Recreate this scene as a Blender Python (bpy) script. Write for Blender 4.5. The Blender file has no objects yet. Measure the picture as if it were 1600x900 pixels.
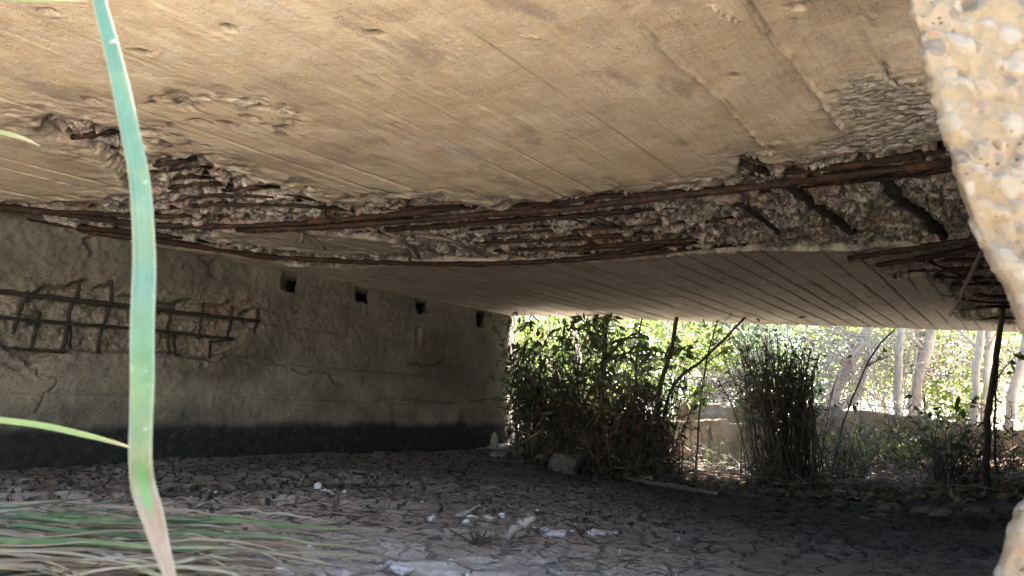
import bpy, math, random
import numpy as np
from mathutils import Vector

R = math.radians
scene = bpy.context.scene
rng = np.random.default_rng(7)
random.seed(7)

# ------------------------------------------------------------------ camera, sky, sun, exposure
F = 1155.0
PITCH = math.atan(205 / F)
cam_d = bpy.data.cameras.new("camera")
cam = bpy.data.objects.new("camera", cam_d)
scene.collection.objects.link(cam)
cam.location = (0, 0, 0)
cam.rotation_euler = (math.pi / 2 + PITCH, 0, 0)
cam_d.sensor_width = 36
cam_d.lens = 36 * F / 1600
cam_d.clip_start = 0.02
cam_d.clip_end = 3000
cam_d.dof.use_dof = True
cam_d.dof.focus_distance = 3.6
cam_d.dof.aperture_fstop = 7.5
scene.camera = cam

SUN_DIR = Vector((0.93, 0.30, 0)).normalized()
SUN_EL = R(50)
SUN_AZ = math.atan2(SUN_DIR.x, SUN_DIR.y)            # clockwise from +Y
world = bpy.data.worlds.new("World")
scene.world = world
world.use_nodes = True
wn = world.node_tree
bg = wn.nodes["Background"]
sky = wn.nodes.new("ShaderNodeTexSky")
sky.sky_type = 'NISHITA'
sky.sun_disc = False
sky.sun_elevation = SUN_EL
sky.sun_rotation = SUN_AZ
sky.dust_density = 2.0
wn.links.new(sky.outputs[0], bg.inputs[0])
bg.inputs[1].default_value = 0.09
sun_d = bpy.data.lights.new("sun", 'SUN')
sun_d.energy = 5.0
sun_d.angle = R(0.5)
sun_d.color = (1.0, 0.93, 0.82)
sun = bpy.data.objects.new("sun", sun_d)
scene.collection.objects.link(sun)
sv = Vector((SUN_DIR.x * math.cos(SUN_EL), SUN_DIR.y * math.cos(SUN_EL), math.sin(SUN_EL)))
sun.rotation_euler = sv.to_track_quat('Z', 'Y').to_euler()
sun.location = sv * 30
vs = scene.view_settings
vs.view_transform = 'Standard'
vs.look = 'None'
vs.gamma = 1.0
vs.use_curve_mapping = False
vs.exposure = 4.05
cy = scene.cycles
cy.max_bounces = 14
cy.diffuse_bounces = 8
cy.transmission_bounces = 6
cy.transparent_max_bounces = 8
cy.use_denoising = True
cy.sample_clamp_indirect = 6.0

# ------------------------------------------------------------------ frames and pixel rays
UD = np.array([0.57178615, 0.82040271])     # along the abutment
VD = np.array([UD[1], -UD[0]])              # across the span, to the right
SK = 1.12                                   # skew of the deck edges
NEAR, FAR = 1.5, 10.55                      # deck edges in u - SK*v
WALL_V, RIGHT_V = -4.12, 0.55


def ray(px, py):
    x = (px - 800) / F
    y = -(py - 450) / F
    return np.array([x, math.cos(PITCH) - y * math.sin(PITCH), math.sin(PITCH) + y * math.cos(PITCH)])


def at_z(px, py, z=1.0):
    d = ray(px, py)
    return d * z / d[2]


def at_y(px, py, depth):
    d = ray(px, py)
    return d * depth / d[1]


def at_wall(px, py, v=WALL_V):
    d = ray(px, py)
    return d * v / (d[:2] @ VD)


def uv(p):
    p = np.asarray(p, float)
    return np.stack([p[..., :2] @ UD, p[..., :2] @ VD], -1)


def soffit_uv(pts, z=1.0):
    return np.array([uv(at_z(a, b, z)) for a, b in pts])


def wall_sz(pts):
    out = []
    for a, b in pts:
        w = at_wall(a, b)
        out.append((w[:2] @ UD, w[2]))
    return np.array(out)


# ------------------------------------------------------------------ numpy noise
def hsh(ix, iy, seed=0):
    ix = ix.astype(np.int64).astype(np.uint32)
    iy = iy.astype(np.int64).astype(np.uint32)
    h = ix * np.uint32(374761393) + iy * np.uint32(668265263) + np.uint32((seed * 2246822519) & 0xffffffff)
    h = (h ^ (h >> np.uint32(13))) * np.uint32(1274126177)
    h = (h ^ (h >> np.uint32(16))) * np.uint32(2246822519)
    h = h ^ (h >> np.uint32(15))
    return h.astype(np.float64) / 4294967296.0


def vnoise(x, y, seed=0):
    x0 = np.floor(x)
    y0 = np.floor(y)
    fx = x - x0
    fy = y - y0
    fx = fx * fx * fx * (fx * (fx * 6 - 15) + 10)
    fy = fy * fy * fy * (fy * (fy * 6 - 15) + 10)
    a = hsh(x0, y0, seed)
    b = hsh(x0 + 1, y0, seed)
    c = hsh(x0, y0 + 1, seed)
    d = hsh(x0 + 1, y0 + 1, seed)
    return (a * (1 - fx) + b * fx) * (1 - fy) + (c * (1 - fx) + d * fx) * fy


def fbm(x, y, octs=4, seed=0, gain=0.5):
    s = 0.0
    a = 1.0
    t = 0.0
    for o in range(octs):
        s = s + a * (vnoise(x, y, seed + o * 17) - 0.5)
        t += a
        a *= gain
        x = x * 2.03 + 11.3
        y = y * 2.03 + 5.7
    return s / t * 2


def worley(x, y, seed=0, jit=1.0):
    x0 = np.floor(x)
    y0 = np.floor(y)
    f1 = np.full(x.shape, 9.0)
    f2 = np.full(x.shape, 9.0)
    idv = np.zeros(x.shape)
    for i in (-1, 0, 1):
        for j in (-1, 0, 1):
            cx = x0 + i
            cy_ = y0 + j
            qx = cx + 0.5 + jit * (hsh(cx, cy_, seed) - 0.5)
            qy = cy_ + 0.5 + jit * (hsh(cx, cy_, seed + 91) - 0.5)
            d = np.hypot(x - qx, y - qy)
            near = d < f1
            f2 = np.where(near, f1, np.minimum(f2, d))
            idv = np.where(near, hsh(cx, cy_, seed + 37), idv)
            f1 = np.where(near, d, f1)
    return f1, f2, idv


def sstep(a, b, x):
    t = np.clip((x - a) / (b - a), 0, 1)
    return t * t * (3 - 2 * t)


def seg_dist(x, y, pts, closed=False):
    pts = np.asarray(pts, float)
    n = len(pts)
    best = np.full(x.shape, 1e9)
    for i in range(n if closed else n - 1):
        a = pts[i]
        b = pts[(i + 1) % n]
        ex, ey = b - a
        L = ex * ex + ey * ey + 1e-12
        t = np.clip(((x - a[0]) * ex + (y - a[1]) * ey) / L, 0, 1)
        best = np.minimum(best, np.hypot(x - a[0] - t * ex, y - a[1] - t * ey))
    return best


def poly_sd(x, y, pts):
    """signed distance, positive inside"""
    pts = np.asarray(pts, float)
    d = seg_dist(x, y, pts, True)
    ins = np.zeros(x.shape, bool)
    n = len(pts)
    for i in range(n):
        x1, y1 = pts[i]
        x2, y2 = pts[(i + 1) % n]
        if y1 == y2:
            continue
        c = ((y1 > y) != (y2 > y)) & (x < (x2 - x1) * (y - y1) / (y2 - y1) + x1)
        ins ^= c
    return np.where(ins, d, -d)


# ------------------------------------------------------------------ mesh helpers
def mesh_from(name, V, faces, smooth=True):
    """faces: list of (n,k) int arrays"""
    me = bpy.data.meshes.new(name)
    V = np.asarray(V, np.float32)
    me.vertices.add(len(V))
    me.vertices.foreach_set("co", V.ravel())
    faces = [np.asarray(f, np.int32) for f in faces if len(f)]
    loops = np.concatenate([f.ravel() for f in faces])
    tot = np.concatenate([np.full(len(f), f.shape[1], np.int32) for f in faces])
    start = np.concatenate([[0], np.cumsum(tot)[:-1]]).astype(np.int32)
    me.loops.add(len(loops))
    me.loops.foreach_set("vertex_index", loops)
    me.polygons.add(len(tot))
    me.polygons.foreach_set("loop_start", start)
    me.polygons.foreach_set("loop_total", tot)
    if smooth:
        me.polygons.foreach_set("use_smooth", np.ones(len(tot), bool))
    me.update(calc_edges=True)
    me.validate()
    return me


def put(name, me, mat, parent=None):
    o = bpy.data.objects.new(name, me)
    scene.collection.objects.link(o)
    if mat is not None:
        for m in (mat if isinstance(mat, (list, tuple)) else [mat]):
            me.materials.append(m)
    if parent is not None:
        o.parent = parent
    return o


def attr(me, name, val):
    a = me.attributes.new(name, 'FLOAT', 'POINT')
    a.data.foreach_set("value", np.asarray(val, np.float32).ravel())


def grid_faces(nr, nc, wrap=False, flip=False):
    r = np.arange(nr - 1)[:, None]
    c = np.arange(nc if wrap else nc - 1)[None, :]
    c2 = (c + 1) % nc
    q = np.stack([r * nc + c, r * nc + c2, (r + 1) * nc + c2, (r + 1) * nc + c], -1).reshape(-1, 4)
    return q[:, ::-1] if flip else q


class MB:
    def __init__(s):
        s.V = []
        s.Fq = []
        s.Ft = []
        s.n = 0
        s.A = []

    def add(s, V, quads=None, tris=None, a=0.0):
        V = np.asarray(V, float)
        s.V.append(V)
        s.A.append(np.full(len(V), a) if np.isscalar(a) else np.asarray(a))
        if quads is not None and len(quads):
            s.Fq.append(np.asarray(quads) + s.n)
        if tris is not None and len(tris):
            s.Ft.append(np.asarray(tris) + s.n)
        s.n += len(V)

    def tube(s, pts, rad, seg=6, wob=0.0, a=0.0):
        P = np.asarray(pts, float)
        n = len(P)
        rad = np.full(n, rad) if np.isscalar(rad) else np.asarray(rad, float)
        T = np.gradient(P, axis=0)
        T /= np.linalg.norm(T, axis=1)[:, None] + 1e-12
        up = np.array([0, 0, 1.0]) if abs(T[:, 2]).mean() < 0.8 else np.array([1.0, 0, 0])
        N = np.cross(T, up)
        N /= np.linalg.norm(N, axis=1)[:, None] + 1e-12
        B = np.cross(T, N)
        ang = np.linspace(0, 2 * np.pi, seg, endpoint=False)
        rr = rad[:, None] * (1 + wob * (rng.random((n, seg)) - 0.5))
        V = P[:, None, :] + rr[..., None] * (np.cos(ang)[None, :, None] * N[:, None, :] + np.sin(ang)[None, :, None] * B[:, None, :])
        V = V.reshape(-1, 3)
        V = np.concatenate([V, P[:1], P[-1:]])
        q = grid_faces(n, seg, wrap=True)
        i = np.arange(seg)
        t1 = np.stack([np.full(seg, n * seg), (i + 1) % seg, i], -1)
        b = (n - 1) * seg
        t2 = np.stack([np.full(seg, n * seg + 1), b + i, b + (i + 1) % seg], -1)
        s.add(V, q, np.concatenate([t1, t2]), a)

    def box(s, lo, hi):
        x0, y0, z0 = lo
        x1, y1, z1 = hi
        V = [(x0, y0, z0), (x1, y0, z0), (x1, y1, z0), (x0, y1, z0), (x0, y0, z1), (x1, y0, z1), (x1, y1, z1), (x0, y1, z1)]
        s.add(V, [(0, 3, 2, 1), (4, 5, 6, 7), (0, 1, 5, 4), (1, 2, 6, 5), (2, 3, 7, 6), (3, 0, 4, 7)])

    def leaves(s, P, L, W, dirs=None, droop=0.0, bend=0.25):
        """pointed folded leaves at P (n,3), lengths L, widths W"""
        n = len(P)
        if n == 0:
            return
        if dirs is None:
            dirs = rng.normal(size=(n, 3))
        D = dirs / (np.linalg.norm(dirs, axis=1)[:, None] + 1e-9)
        D[:, 2] -= droop
        D /= np.linalg.norm(D, axis=1)[:, None] + 1e-9
        Q = rng.normal(size=(n, 3))
        S = np.cross(D, Q)
        S /= np.linalg.norm(S, axis=1)[:, None] + 1e-9
        N = np.cross(S, D)
        L = np.broadcast_to(L, (n,))[:, None]
        W = np.broadcast_to(W, (n,))[:, None] * 0.5
        b = P
        m = P + D * L * 0.45
        l_ = m + S * W + N * W * 0.4
        r_ = m - S * W + N * W * 0.4
        tip = P + D * L - N * L * bend * 0.5
        V = np.stack([b, l_, tip, r_, m - N * W * 0.2], 1).reshape(-1, 3)
        o = (np.arange(n) * 5)[:, None]
        t = np.concatenate([o + np.array([[0, 4, 1]]), o + np.array([[1, 4, 2]]), o + np.array([[2, 4, 3]]), o + np.array([[3, 4, 0]])])
        s.add(V, None, t, np.repeat(rng.random(n), 5))

    def mesh(s, name, smooth=True):
        me = mesh_from(name, np.concatenate(s.V),
                       [np.concatenate(s.Fq) if s.Fq else np.zeros((0, 4), int), np.concatenate(s.Ft) if s.Ft else np.zeros((0, 3), int)], smooth)
        attr(me, "rnd", np.concatenate(s.A))
        return me

    def build(s, name, mat, parent=None, smooth=True):
        return put(name, s.mesh(name, smooth), mat, parent)


def tag(o, label=None, cat=None, group=None, kind=None):
    if label:
        o["label"] = label
    if cat:
        o["category"] = cat
    if group:
        o["group"] = group
    if kind:
        o["kind"] = kind
    return o


def empty(name, loc=(0, 0, 0), rz=0.0):
    o = bpy.data.objects.new(name, None)
    scene.collection.objects.link(o)
    o.location = loc
    o.rotation_euler = (0, 0, rz)
    o.empty_display_size = 0.1
    return o


def smooth_path(pts, n):
    """Catmull-Rom through pts"""
    P = np.asarray(pts, float)
    if len(P) < 3:
        t = np.linspace(0, 1, n)[:, None]
        return P[0] * (1 - t) + P[-1] * t
    d = np.concatenate([[0], np.cumsum(np.linalg.norm(np.diff(P, axis=0), axis=1))])
    t = np.linspace(0, d[-1], n)
    E = np.concatenate([[2 * P[0] - P[1]], P, [2 * P[-1] - P[-2]]])
    i = np.clip(np.searchsorted(d, t, side='right') - 1, 0, len(P) - 2)
    f = ((t - d[i]) / (d[i + 1] - d[i] + 1e-12))[:, None]
    a, b, c, e = E[i], E[i + 1], E[i + 2], E[i + 3]
    return 0.5 * ((2 * b) + (-a + c) * f + (2 * a - 5 * b + 4 * c - e) * f ** 2 + (-a + 3 * b - 3 * c + e) * f ** 3)


# ------------------------------------------------------------------ materials
class NT:
    def __init__(s, name, rough=0.9):
        s.m = bpy.data.materials.new(name)
        s.m.use_nodes = True
        s.t = s.m.node_tree
        s.bsdf = s.t.nodes["Principled BSDF"]
        s.bsdf.inputs["Roughness"].default_value = rough
        s.bsdf.inputs["Specular IOR Level"].default_value = 0.25
        s.co = s.t.nodes.new("ShaderNodeTexCoord").outputs["Object"]

    def n(s, typ, **kw):
        nd = s.t.nodes.new(typ)
        for k, v in kw.items():
            setattr(nd, k, v)
        return nd

    def link(s, a, b):
        s.t.links.new(a, b)

    def map(s, scale, loc=(0, 0, 0), rot=(0, 0, 0)):
        nd = s.n("ShaderNodeMapping")
        nd.inputs["Scale"].default_value = scale
        nd.inputs["Location"].default_value = loc
        nd.inputs["Rotation"].default_value = rot
        s.link(s.co, nd.inputs[0])
        return nd.outputs[0]

    def noise(s, scale=5, detail=6, rough=0.6, vec=None, dist=0.0):
        nd = s.n("ShaderNodeTexNoise")
        nd.inputs["Scale"].default_value = scale
        nd.inputs["Detail"].default_value = detail
        nd.inputs["Roughness"].default_value = rough
        nd.inputs["Distortion"].default_value = dist
        s.link(vec if vec is not None else s.co, nd.inputs["Vector"])
        return nd.outputs[0]

    def voro(s, scale=20, feature='F1', vec=None, out="Distance"):
        nd = s.n("ShaderNodeTexVoronoi", feature=feature)
        nd.inputs["Scale"].default_value = scale
        s.link(vec if vec is not None else s.co, nd.inputs["Vector"])
        return nd.outputs[out]

    def ramp(s, fac, stops, mode='LINEAR'):
        nd = s.n("ShaderNodeValToRGB")
        cr = nd.color_ramp
        cr.interpolation = mode
        while len(cr.elements) < len(stops):
            cr.elements.new(0.5)
        for e, (p, c) in zip(cr.elements, stops):
            e.position = p
            if isinstance(c, (int, float)):
                c = (c, c, c)
            e.color = (*c, 1)
        s.link(fac, nd.inputs[0])
        return nd.outputs[0]

    def mix(s, fac, a, b, mode='MIX'):
        nd = s.n("ShaderNodeMix", data_type='RGBA', blend_type=mode)
        for inp, v in ((nd.inputs[0], fac), (nd.inputs[6], a), (nd.inputs[7], b)):
            if isinstance(v, (int, float)):
                inp.default_value = v
            elif isinstance(v, tuple):
                inp.default_value = (*v, 1)
            else:
                s.link(v, inp)
        return nd.outputs[2]

    def math(s, op, a, b=None):
        nd = s.n("ShaderNodeMath", operation=op)
        for inp, v in zip(nd.inputs, (a, b)):
            if v is None:
                continue
            if isinstance(v, (int, float)):
                inp.default_value = v
            else:
                s.link(v, inp)
        return nd.outputs[0]

    def attr(s, name):
        return s.n("ShaderNodeAttribute", attribute_name=name).outputs["Fac"]

    def obj_random(s):
        return s.n("ShaderNodeObjectInfo").outputs["Random"]

    def color(s, c):
        if isinstance(c, tuple):
            s.bsdf.inputs["Base Color"].default_value = (*c, 1)
        else:
            s.link(c, s.bsdf.inputs["Base Color"])

    def bump(s, h, strength=0.5, dist=0.01):
        nd = s.n("ShaderNodeBump")
        nd.inputs["Strength"].default_value = strength
        nd.inputs["Distance"].default_value = dist
        s.link(h, nd.inputs["Height"])
        s.link(nd.outputs[0], s.bsdf.inputs["Normal"])

    def translucent(s, col, fac):
        tr = s.n("ShaderNodeBsdfTranslucent")
        mx = s.n("ShaderNodeMixShader")
        if isinstance(col, tuple):
            tr.inputs[0].default_value = (*col, 1)
        else:
            s.link(col, tr.inputs[0])
        mx.inputs[0].default_value = fac
        s.link(s.bsdf.outputs[0], mx.inputs[1])
        s.link(tr.outputs[0], mx.inputs[2])
        s.link(mx.outputs[0], s.t.nodes["Material Output"].inputs[0])


def concrete_mat(name, base, spall_dark, spall_light, stains, warm=None, wet=False, streak=False):
    k = NT(name, 0.92)
    big = k.noise(1.6, 5, 0.6)
    mid = k.noise(7, 8, 0.65, dist=0.4)
    fine = k.noise(60, 5, 0.7)
    c = k.ramp(big, [(0.3, base[0]), (0.5, base[1]), (0.72, base[2])])
    if warm:
        w = k.noise(9, 8, 0.72, k.map((1.0, 0.55, 1), (3, 7, 0)), 0.8)
        wf = k.ramp(w, [(0.42, 0.0), (0.62, 0.8)])
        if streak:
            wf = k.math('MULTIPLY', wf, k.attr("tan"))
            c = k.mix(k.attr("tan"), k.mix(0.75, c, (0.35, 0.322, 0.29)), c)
        c = k.mix(wf, c, warm)
    st = k.noise(3.1, 4, 0.55, k.map((0.8, 1.3, 1), (9, 2, 0)))
    c = k.mix(k.ramp(st, [(0.55, 0.0), (0.72, 0.5)]), c, stains[0])
    if streak:
        fl = k.noise(34, 7, 0.75, k.map((0.5, 1, 1), (4, 4, 0)))
        c = k.mix(k.math('MULTIPLY', k.ramp(fl, [(0.60, 0.0), (0.66, 0.75)]), k.ramp(k.noise(2.4, 3, 0.6), [(0.42, 0.1), (0.6, 1.0)])), c, (0.42, 0.26, 0.15))
        sm = k.noise(2.6, 6, 0.62, k.map((1.0, 2.2, 1), (2, 8, 0), (0, 0, 0.5)))
        c = k.mix(k.ramp(sm, [(0.57, 0.0), (0.66, 0.55)]), c, (0.27, 0.21, 0.185))
        pl = k.noise(3.4, 6, 0.62, k.map((1.0, 1.6, 1), (12, 1, 0)))
        c = k.mix(k.ramp(pl, [(0.58, 0.0), (0.70, 0.5)]), c, (0.64, 0.60, 0.54))
        dk = k.voro(120, vec=k.map((0.6, 1, 1)))
        c = k.mix(k.math('MULTIPLY', k.ramp(dk, [(0.14, 1.0), (0.2, 0.0)]), k.ramp(k.noise(8, 3, 0.6), [(0.55, 0.0), (0.6, 0.9)])), c, (0.10, 0.08, 0.07))
        s1 = k.noise(26, 6, 0.7, k.map((0.9, 0.16, 1), (1, 5, 0), (0, 0, 0.25)))
        c = k.mix(k.ramp(s1, [(0.6, 0.0), (0.74, 0.6)]), c, stains[1])
        g = k.noise(70, 3, 0.6, k.map((0.05, 1, 1)))
        c = k.mix(k.ramp(g, [(0.35, 0.22), (0.6, 0.0)]), c, stains[0])
    c = k.mix(0.55, c, k.ramp(mid, [(0.3, 0.66 if streak else 0.5), (0.62, 1.0)]), 'MULTIPLY')
    pits = k.voro(95)
    pm = k.noise(5, 3, 0.6)
    pit = k.math('MULTIPLY', k.ramp(pits, [(0.10, 1.0), (0.2, 0.0)]), k.ramp(pm, [(0.5, 0.0), (0.62, 1.0)]))
    c = k.mix(pit, c, tuple(x * 0.3 for x in stains[0]))
    # broken faces: aggregate in mortar
    vs_ = k.voro(38, out="Color")
    hs = k.n("ShaderNodeSeparateColor")
    k.link(vs_, hs.inputs[0])
    stone = k.ramp(hs.outputs[0], [(0.0, spall_dark), (0.3, tuple(0.6 * a + 0.4 * b for a, b in zip(spall_dark, spall_light))),
                                   (0.6, spall_light), (0.8, (0.30, 0.26, 0.23)), (0.93, (0.25, 0.16, 0.10)), (1.0, spall_dark)], 'CONSTANT')
    mort = k.ramp(k.noise(14, 8, 0.7), [(0.35, tuple(x * 0.7 for x in spall_light)), (0.65, tuple(min(1, x * 1.25) for x in spall_light))])
    agg = k.mix(k.ramp(k.voro(38), [(0.32, 0.8), (0.5, 0.0)]), mort, stone)
    ve = k.voro(38, 'DISTANCE_TO_EDGE')
    cre = k.math('MULTIPLY', k.ramp(ve, [(0.03, 1.0), (0.12, 0.0)]), k.ramp(k.noise(19, 5, 0.7), [(0.47, 0.0), (0.58, 1.0)]))
    agg = k.mix(cre, agg, (0.06, 0.052, 0.045))
    agg = k.mix(k.ramp(k.noise(5, 5, 0.6, dist=1.0), [(0.55, 0.0), (0.75, 0.5)]), agg, (0.24, 0.165, 0.115))
    c = k.mix(k.attr("spall"), c, agg)
    if name.startswith("pebbly"):
        sc_ = k.ramp(k.attr("sid"), [(0.0, (0.085, 0.074, 0.062)), (0.18, (0.17, 0.15, 0.115)), (0.42, (0.125, 0.105, 0.082)), (0.58, (0.19, 0.145, 0.10)), (0.7, (0.18, 0.165, 0.14)), (0.9, (0.17, 0.10, 0.065)), (0.94, (0.085, 0.072, 0.06))], 'CONSTANT')
        c = k.mix(k.attr("stone"), c, sc_)
    c = k.mix(k.attr("crack"), c, (0.05, 0.042, 0.036))
    c = k.mix(k.attr("pale"), c, (0.58, 0.51, 0.38))
    c = k.mix(k.attr("rusty"), c, (0.20, 0.085, 0.04))
    if wet:
        gp_ = k.math('MULTIPLY', k.ramp(k.voro(70), [(0.22, 1.0), (0.42, 0.0)]), k.ramp(k.noise(16, 4, 0.6), [(0.42, 0.0), (0.58, 0.75)]))
        c = k.mix(gp_, c, (0.045, 0.04, 0.033))
        c = k.mix(k.attr("wet"), c, k.ramp(k.noise(22, 8, 0.75), [(0.32, (0.010, 0.010, 0.010)), (0.55, (0.024, 0.0235, 0.022)), (0.72, (0.055, 0.052, 0.047))]))
    c = k.mix(0.35, c, k.ramp(fine, [(0.3, 0.6), (0.7, 1.0)]), 'MULTIPLY')
    k.color(c)
    h = k.math('ADD', k.math('MULTIPLY', fine, 0.5), k.math('ADD', mid, k.math('MULTIPLY', pit, -1.2)))
    h = k.math('ADD', h, k.math('MULTIPLY', k.math('MULTIPLY', k.voro(38), k.attr("spall")), -1.5))
    k.bump(h, 0.8, 0.008)
    return k.m


M = {}
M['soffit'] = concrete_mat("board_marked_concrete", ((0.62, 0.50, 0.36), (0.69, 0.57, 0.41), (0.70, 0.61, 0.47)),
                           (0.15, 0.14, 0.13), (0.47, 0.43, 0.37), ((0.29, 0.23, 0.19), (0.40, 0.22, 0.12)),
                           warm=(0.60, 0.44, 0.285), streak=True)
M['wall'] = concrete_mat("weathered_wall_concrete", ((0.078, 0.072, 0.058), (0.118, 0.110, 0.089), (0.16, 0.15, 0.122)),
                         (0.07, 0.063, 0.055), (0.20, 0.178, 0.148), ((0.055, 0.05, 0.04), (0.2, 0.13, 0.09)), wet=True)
M['block'] = concrete_mat("pebbly_broken_concrete", ((0.115, 0.088, 0.056), (0.15, 0.118, 0.077), (0.18, 0.147, 0.10)),
                          (0.075, 0.066, 0.055), (0.19, 0.155, 0.11), ((0.13, 0.13, 0.10), (0.2, 0.10, 0.06)), warm=(0.18, 0.132, 0.08))

k = NT("rusty_steel", 0.85)
rn = k.noise(40, 8, 0.7)
rc = k.ramp(rn, [(0.3, (0.009, 0.006, 0.006)), (0.52, (0.022, 0.013, 0.010)), (0.68, (0.058, 0.030, 0.019)), (0.88, (0.13, 0.07, 0.045))])
k.color(k.mix(k.ramp(k.noise(9, 6, 0.7), [(0.52, 0.0), (0.68, 0.5)]), rc, k.ramp(rn, [(0.3, (0.05, 0.022, 0.012)), (0.6, (0.15, 0.065, 0.03)), (0.8, (0.30, 0.17, 0.09))])))
k.bump(k.noise(90, 6, 0.7), 1.0, 0.004)
M['rust'] = k.m
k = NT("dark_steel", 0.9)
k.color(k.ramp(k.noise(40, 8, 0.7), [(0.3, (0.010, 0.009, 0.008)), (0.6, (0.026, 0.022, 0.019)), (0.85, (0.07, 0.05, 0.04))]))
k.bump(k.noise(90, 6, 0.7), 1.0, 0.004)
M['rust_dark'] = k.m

k = NT("dusty_steel_tie", 0.9)
k.color(k.ramp(k.noise(50, 6, 0.7), [(0.3, (0.08, 0.063, 0.053)), (0.7, (0.17, 0.14, 0.12))]))
k.bump(k.noise(90, 6, 0.7), 0.8, 0.003)
M['tie'] = k.m

k = NT("dry_cracked_mud", 0.95)
mn = k.noise(2.2, 8, 0.65)
c = k.ramp(mn, [(0.3, (0.25, 0.21, 0.17)), (0.55, (0.35, 0.30, 0.25)), (0.75, (0.44, 0.39, 0.335))])
c = k.mix(k.attr("skylit_silt"), c, k.ramp(k.noise(9, 8, 0.7), [(0.35, (0.26, 0.22, 0.18)), (0.65, (0.54, 0.48, 0.405))]))
c = k.mix(0.6, c, k.ramp(k.noise(48, 8, 0.78), [(0.35, 0.35), (0.62, 1.0)]), 'MULTIPLY')
c = k.mix(k.attr("damp_shade"), c, k.mix(0.5, (0.062, 0.051, 0.044), k.ramp(k.noise(30, 8, 0.75), [(0.3, (0.028, 0.024, 0.021)), (0.7, (0.12, 0.102, 0.09))])))
wv = k.n("ShaderNodeVectorMath", operation='ADD')
nz = k.n("ShaderNodeTexNoise")
nz.inputs["Scale"].default_value = 14
nz.inputs["Detail"].default_value = 4
k.link(k.co, nz.inputs["Vector"])
vm = k.n("ShaderNodeVectorMath", operation='SCALE')
vm.inputs["Scale"].default_value = 0.085
k.link(nz.outputs["Color"], vm.inputs[0])
k.link(k.co, wv.inputs[0])
k.link(vm.outputs[0], wv.inputs[1])
cracks = []
for sc, wd, m0, sd_ in ((8.5, 0.066, 0.22, 2.6), (16.0, 0.046, 0.46, 3.4)):
    vo = k.n("ShaderNodeTexVoronoi", feature='DISTANCE_TO_EDGE', voronoi_dimensions='2D')
    vo.inputs["Scale"].default_value = sc
    k.link(wv.outputs[0], vo.inputs["Vector"])
    msk = k.ramp(k.noise(sd_, 4, 0.6, k.map((1, 1, 1), (sc, 3, 0))), [(m0 - 0.03, 0.0), (m0 + 0.08, 1.0)])
    wdn = k.math('MULTIPLY', k.ramp(k.noise(11, 3, 0.6), [(0.3, 0.35), (0.65, 1.0)]), wd * 1.25)
    e_ = k.math('SUBTRACT', wdn, vo.outputs["Distance"])
    cracks.append(k.math('MULTIPLY', k.ramp(e_, [(0.0, 0.0), (0.035, 1.0)]), msk))
ck = k.math('MULTIPLY', k.math('MAXIMUM', cracks[0], cracks[1]), k.math('SUBTRACT', 1.0, k.attr("dry")))
ck = k.math('MULTIPLY', k.math('MAXIMUM', ck, k.math('MULTIPLY', k.attr("crack"), 0.4)), k.math('SUBTRACT', 1.0, k.math('MULTIPLY', k.attr("skylit_silt"), 0.35)))
c = k.mix(k.math('MULTIPLY', ck, 0.95), c, (0.024, 0.020, 0.017))
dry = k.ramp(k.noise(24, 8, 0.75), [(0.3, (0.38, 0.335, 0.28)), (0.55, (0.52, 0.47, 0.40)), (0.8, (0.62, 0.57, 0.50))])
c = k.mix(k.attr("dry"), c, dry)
k.color(c)
hh = k.math('ADD', k.noise(55, 8, 0.75), k.math('MULTIPLY', k.noise(180, 4, 0.7), 0.4))
k.bump(k.math('SUBTRACT', hh, k.math('MULTIPLY', ck, 1.6)), 1.0, 0.012)
M['mud'] = k.m


def leaf_mat(name, stops, trans, tf=0.45, rough=0.5):
    k = NT(name, rough)
    k.bsdf.inputs["Specular IOR Level"].default_value = 0.4
    c = k.ramp(k.attr("rnd"), stops)
    c = k.mix(0.5, c, k.ramp(k.noise(3, 3, 0.6), [(0.3, 0.55), (0.7, 1.0)]), 'MULTIPLY')
    k.color(c)
    k.translucent(k.mix(0.5, c, trans), tf)
    return k.m


M['leaf_bright'] = leaf_mat("sunlit_leaf", [(0, (0.035, 0.06, 0.016)), (0.5, (0.065, 0.095, 0.024)), (0.85, (0.11, 0.13, 0.035)), (1, (0.20, 0.17, 0.05))], (0.30, 0.40, 0.08), 0.5)  # brighter leaf copy, sunlight worked into its colour
M['leaf_dark'] = leaf_mat("shade_leaf", [(0, (0.018, 0.030, 0.010)), (0.6, (0.032, 0.052, 0.016)), (1, (0.06, 0.075, 0.022))], (0.10, 0.16, 0.03), 0.25)  # darker leaf copy, shade near the deck worked into its colour
M['leaf_blue'] = leaf_mat("grey_green_leaf", [(0, (0.03, 0.05, 0.03)), (0.6, (0.06, 0.085, 0.05)), (1, (0.11, 0.13, 0.08))], (0.2, 0.3, 0.14), 0.4)
M['leaf_dead'] = leaf_mat("dead_leaf", [(0, (0.05, 0.034, 0.023)), (0.6, (0.11, 0.08, 0.055)), (1, (0.26, 0.20, 0.13))], (0.15, 0.1, 0.05), 0.1, 0.9)
M['leaf_litter'] = leaf_mat("sunlit_litter", [(0, (0.10, 0.065, 0.04)), (0.5, (0.24, 0.17, 0.11)), (1, (0.45, 0.35, 0.24))], (0.3, 0.18, 0.08), 0.15, 0.9)  # lighter copy of the dead leaves, sunlight worked into its colour


def stem_mat(name, a, b):
    k = NT(name, 0.9)
    k.color(k.ramp(k.noise(30, 6, 0.7, k.map((1, 1, 0.3))), [(0.3, a), (0.7, b)]))
    k.bump(k.noise(60, 5, 0.7, k.map((1, 1, 0.3))), 0.8, 0.004)
    return k.m


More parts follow.
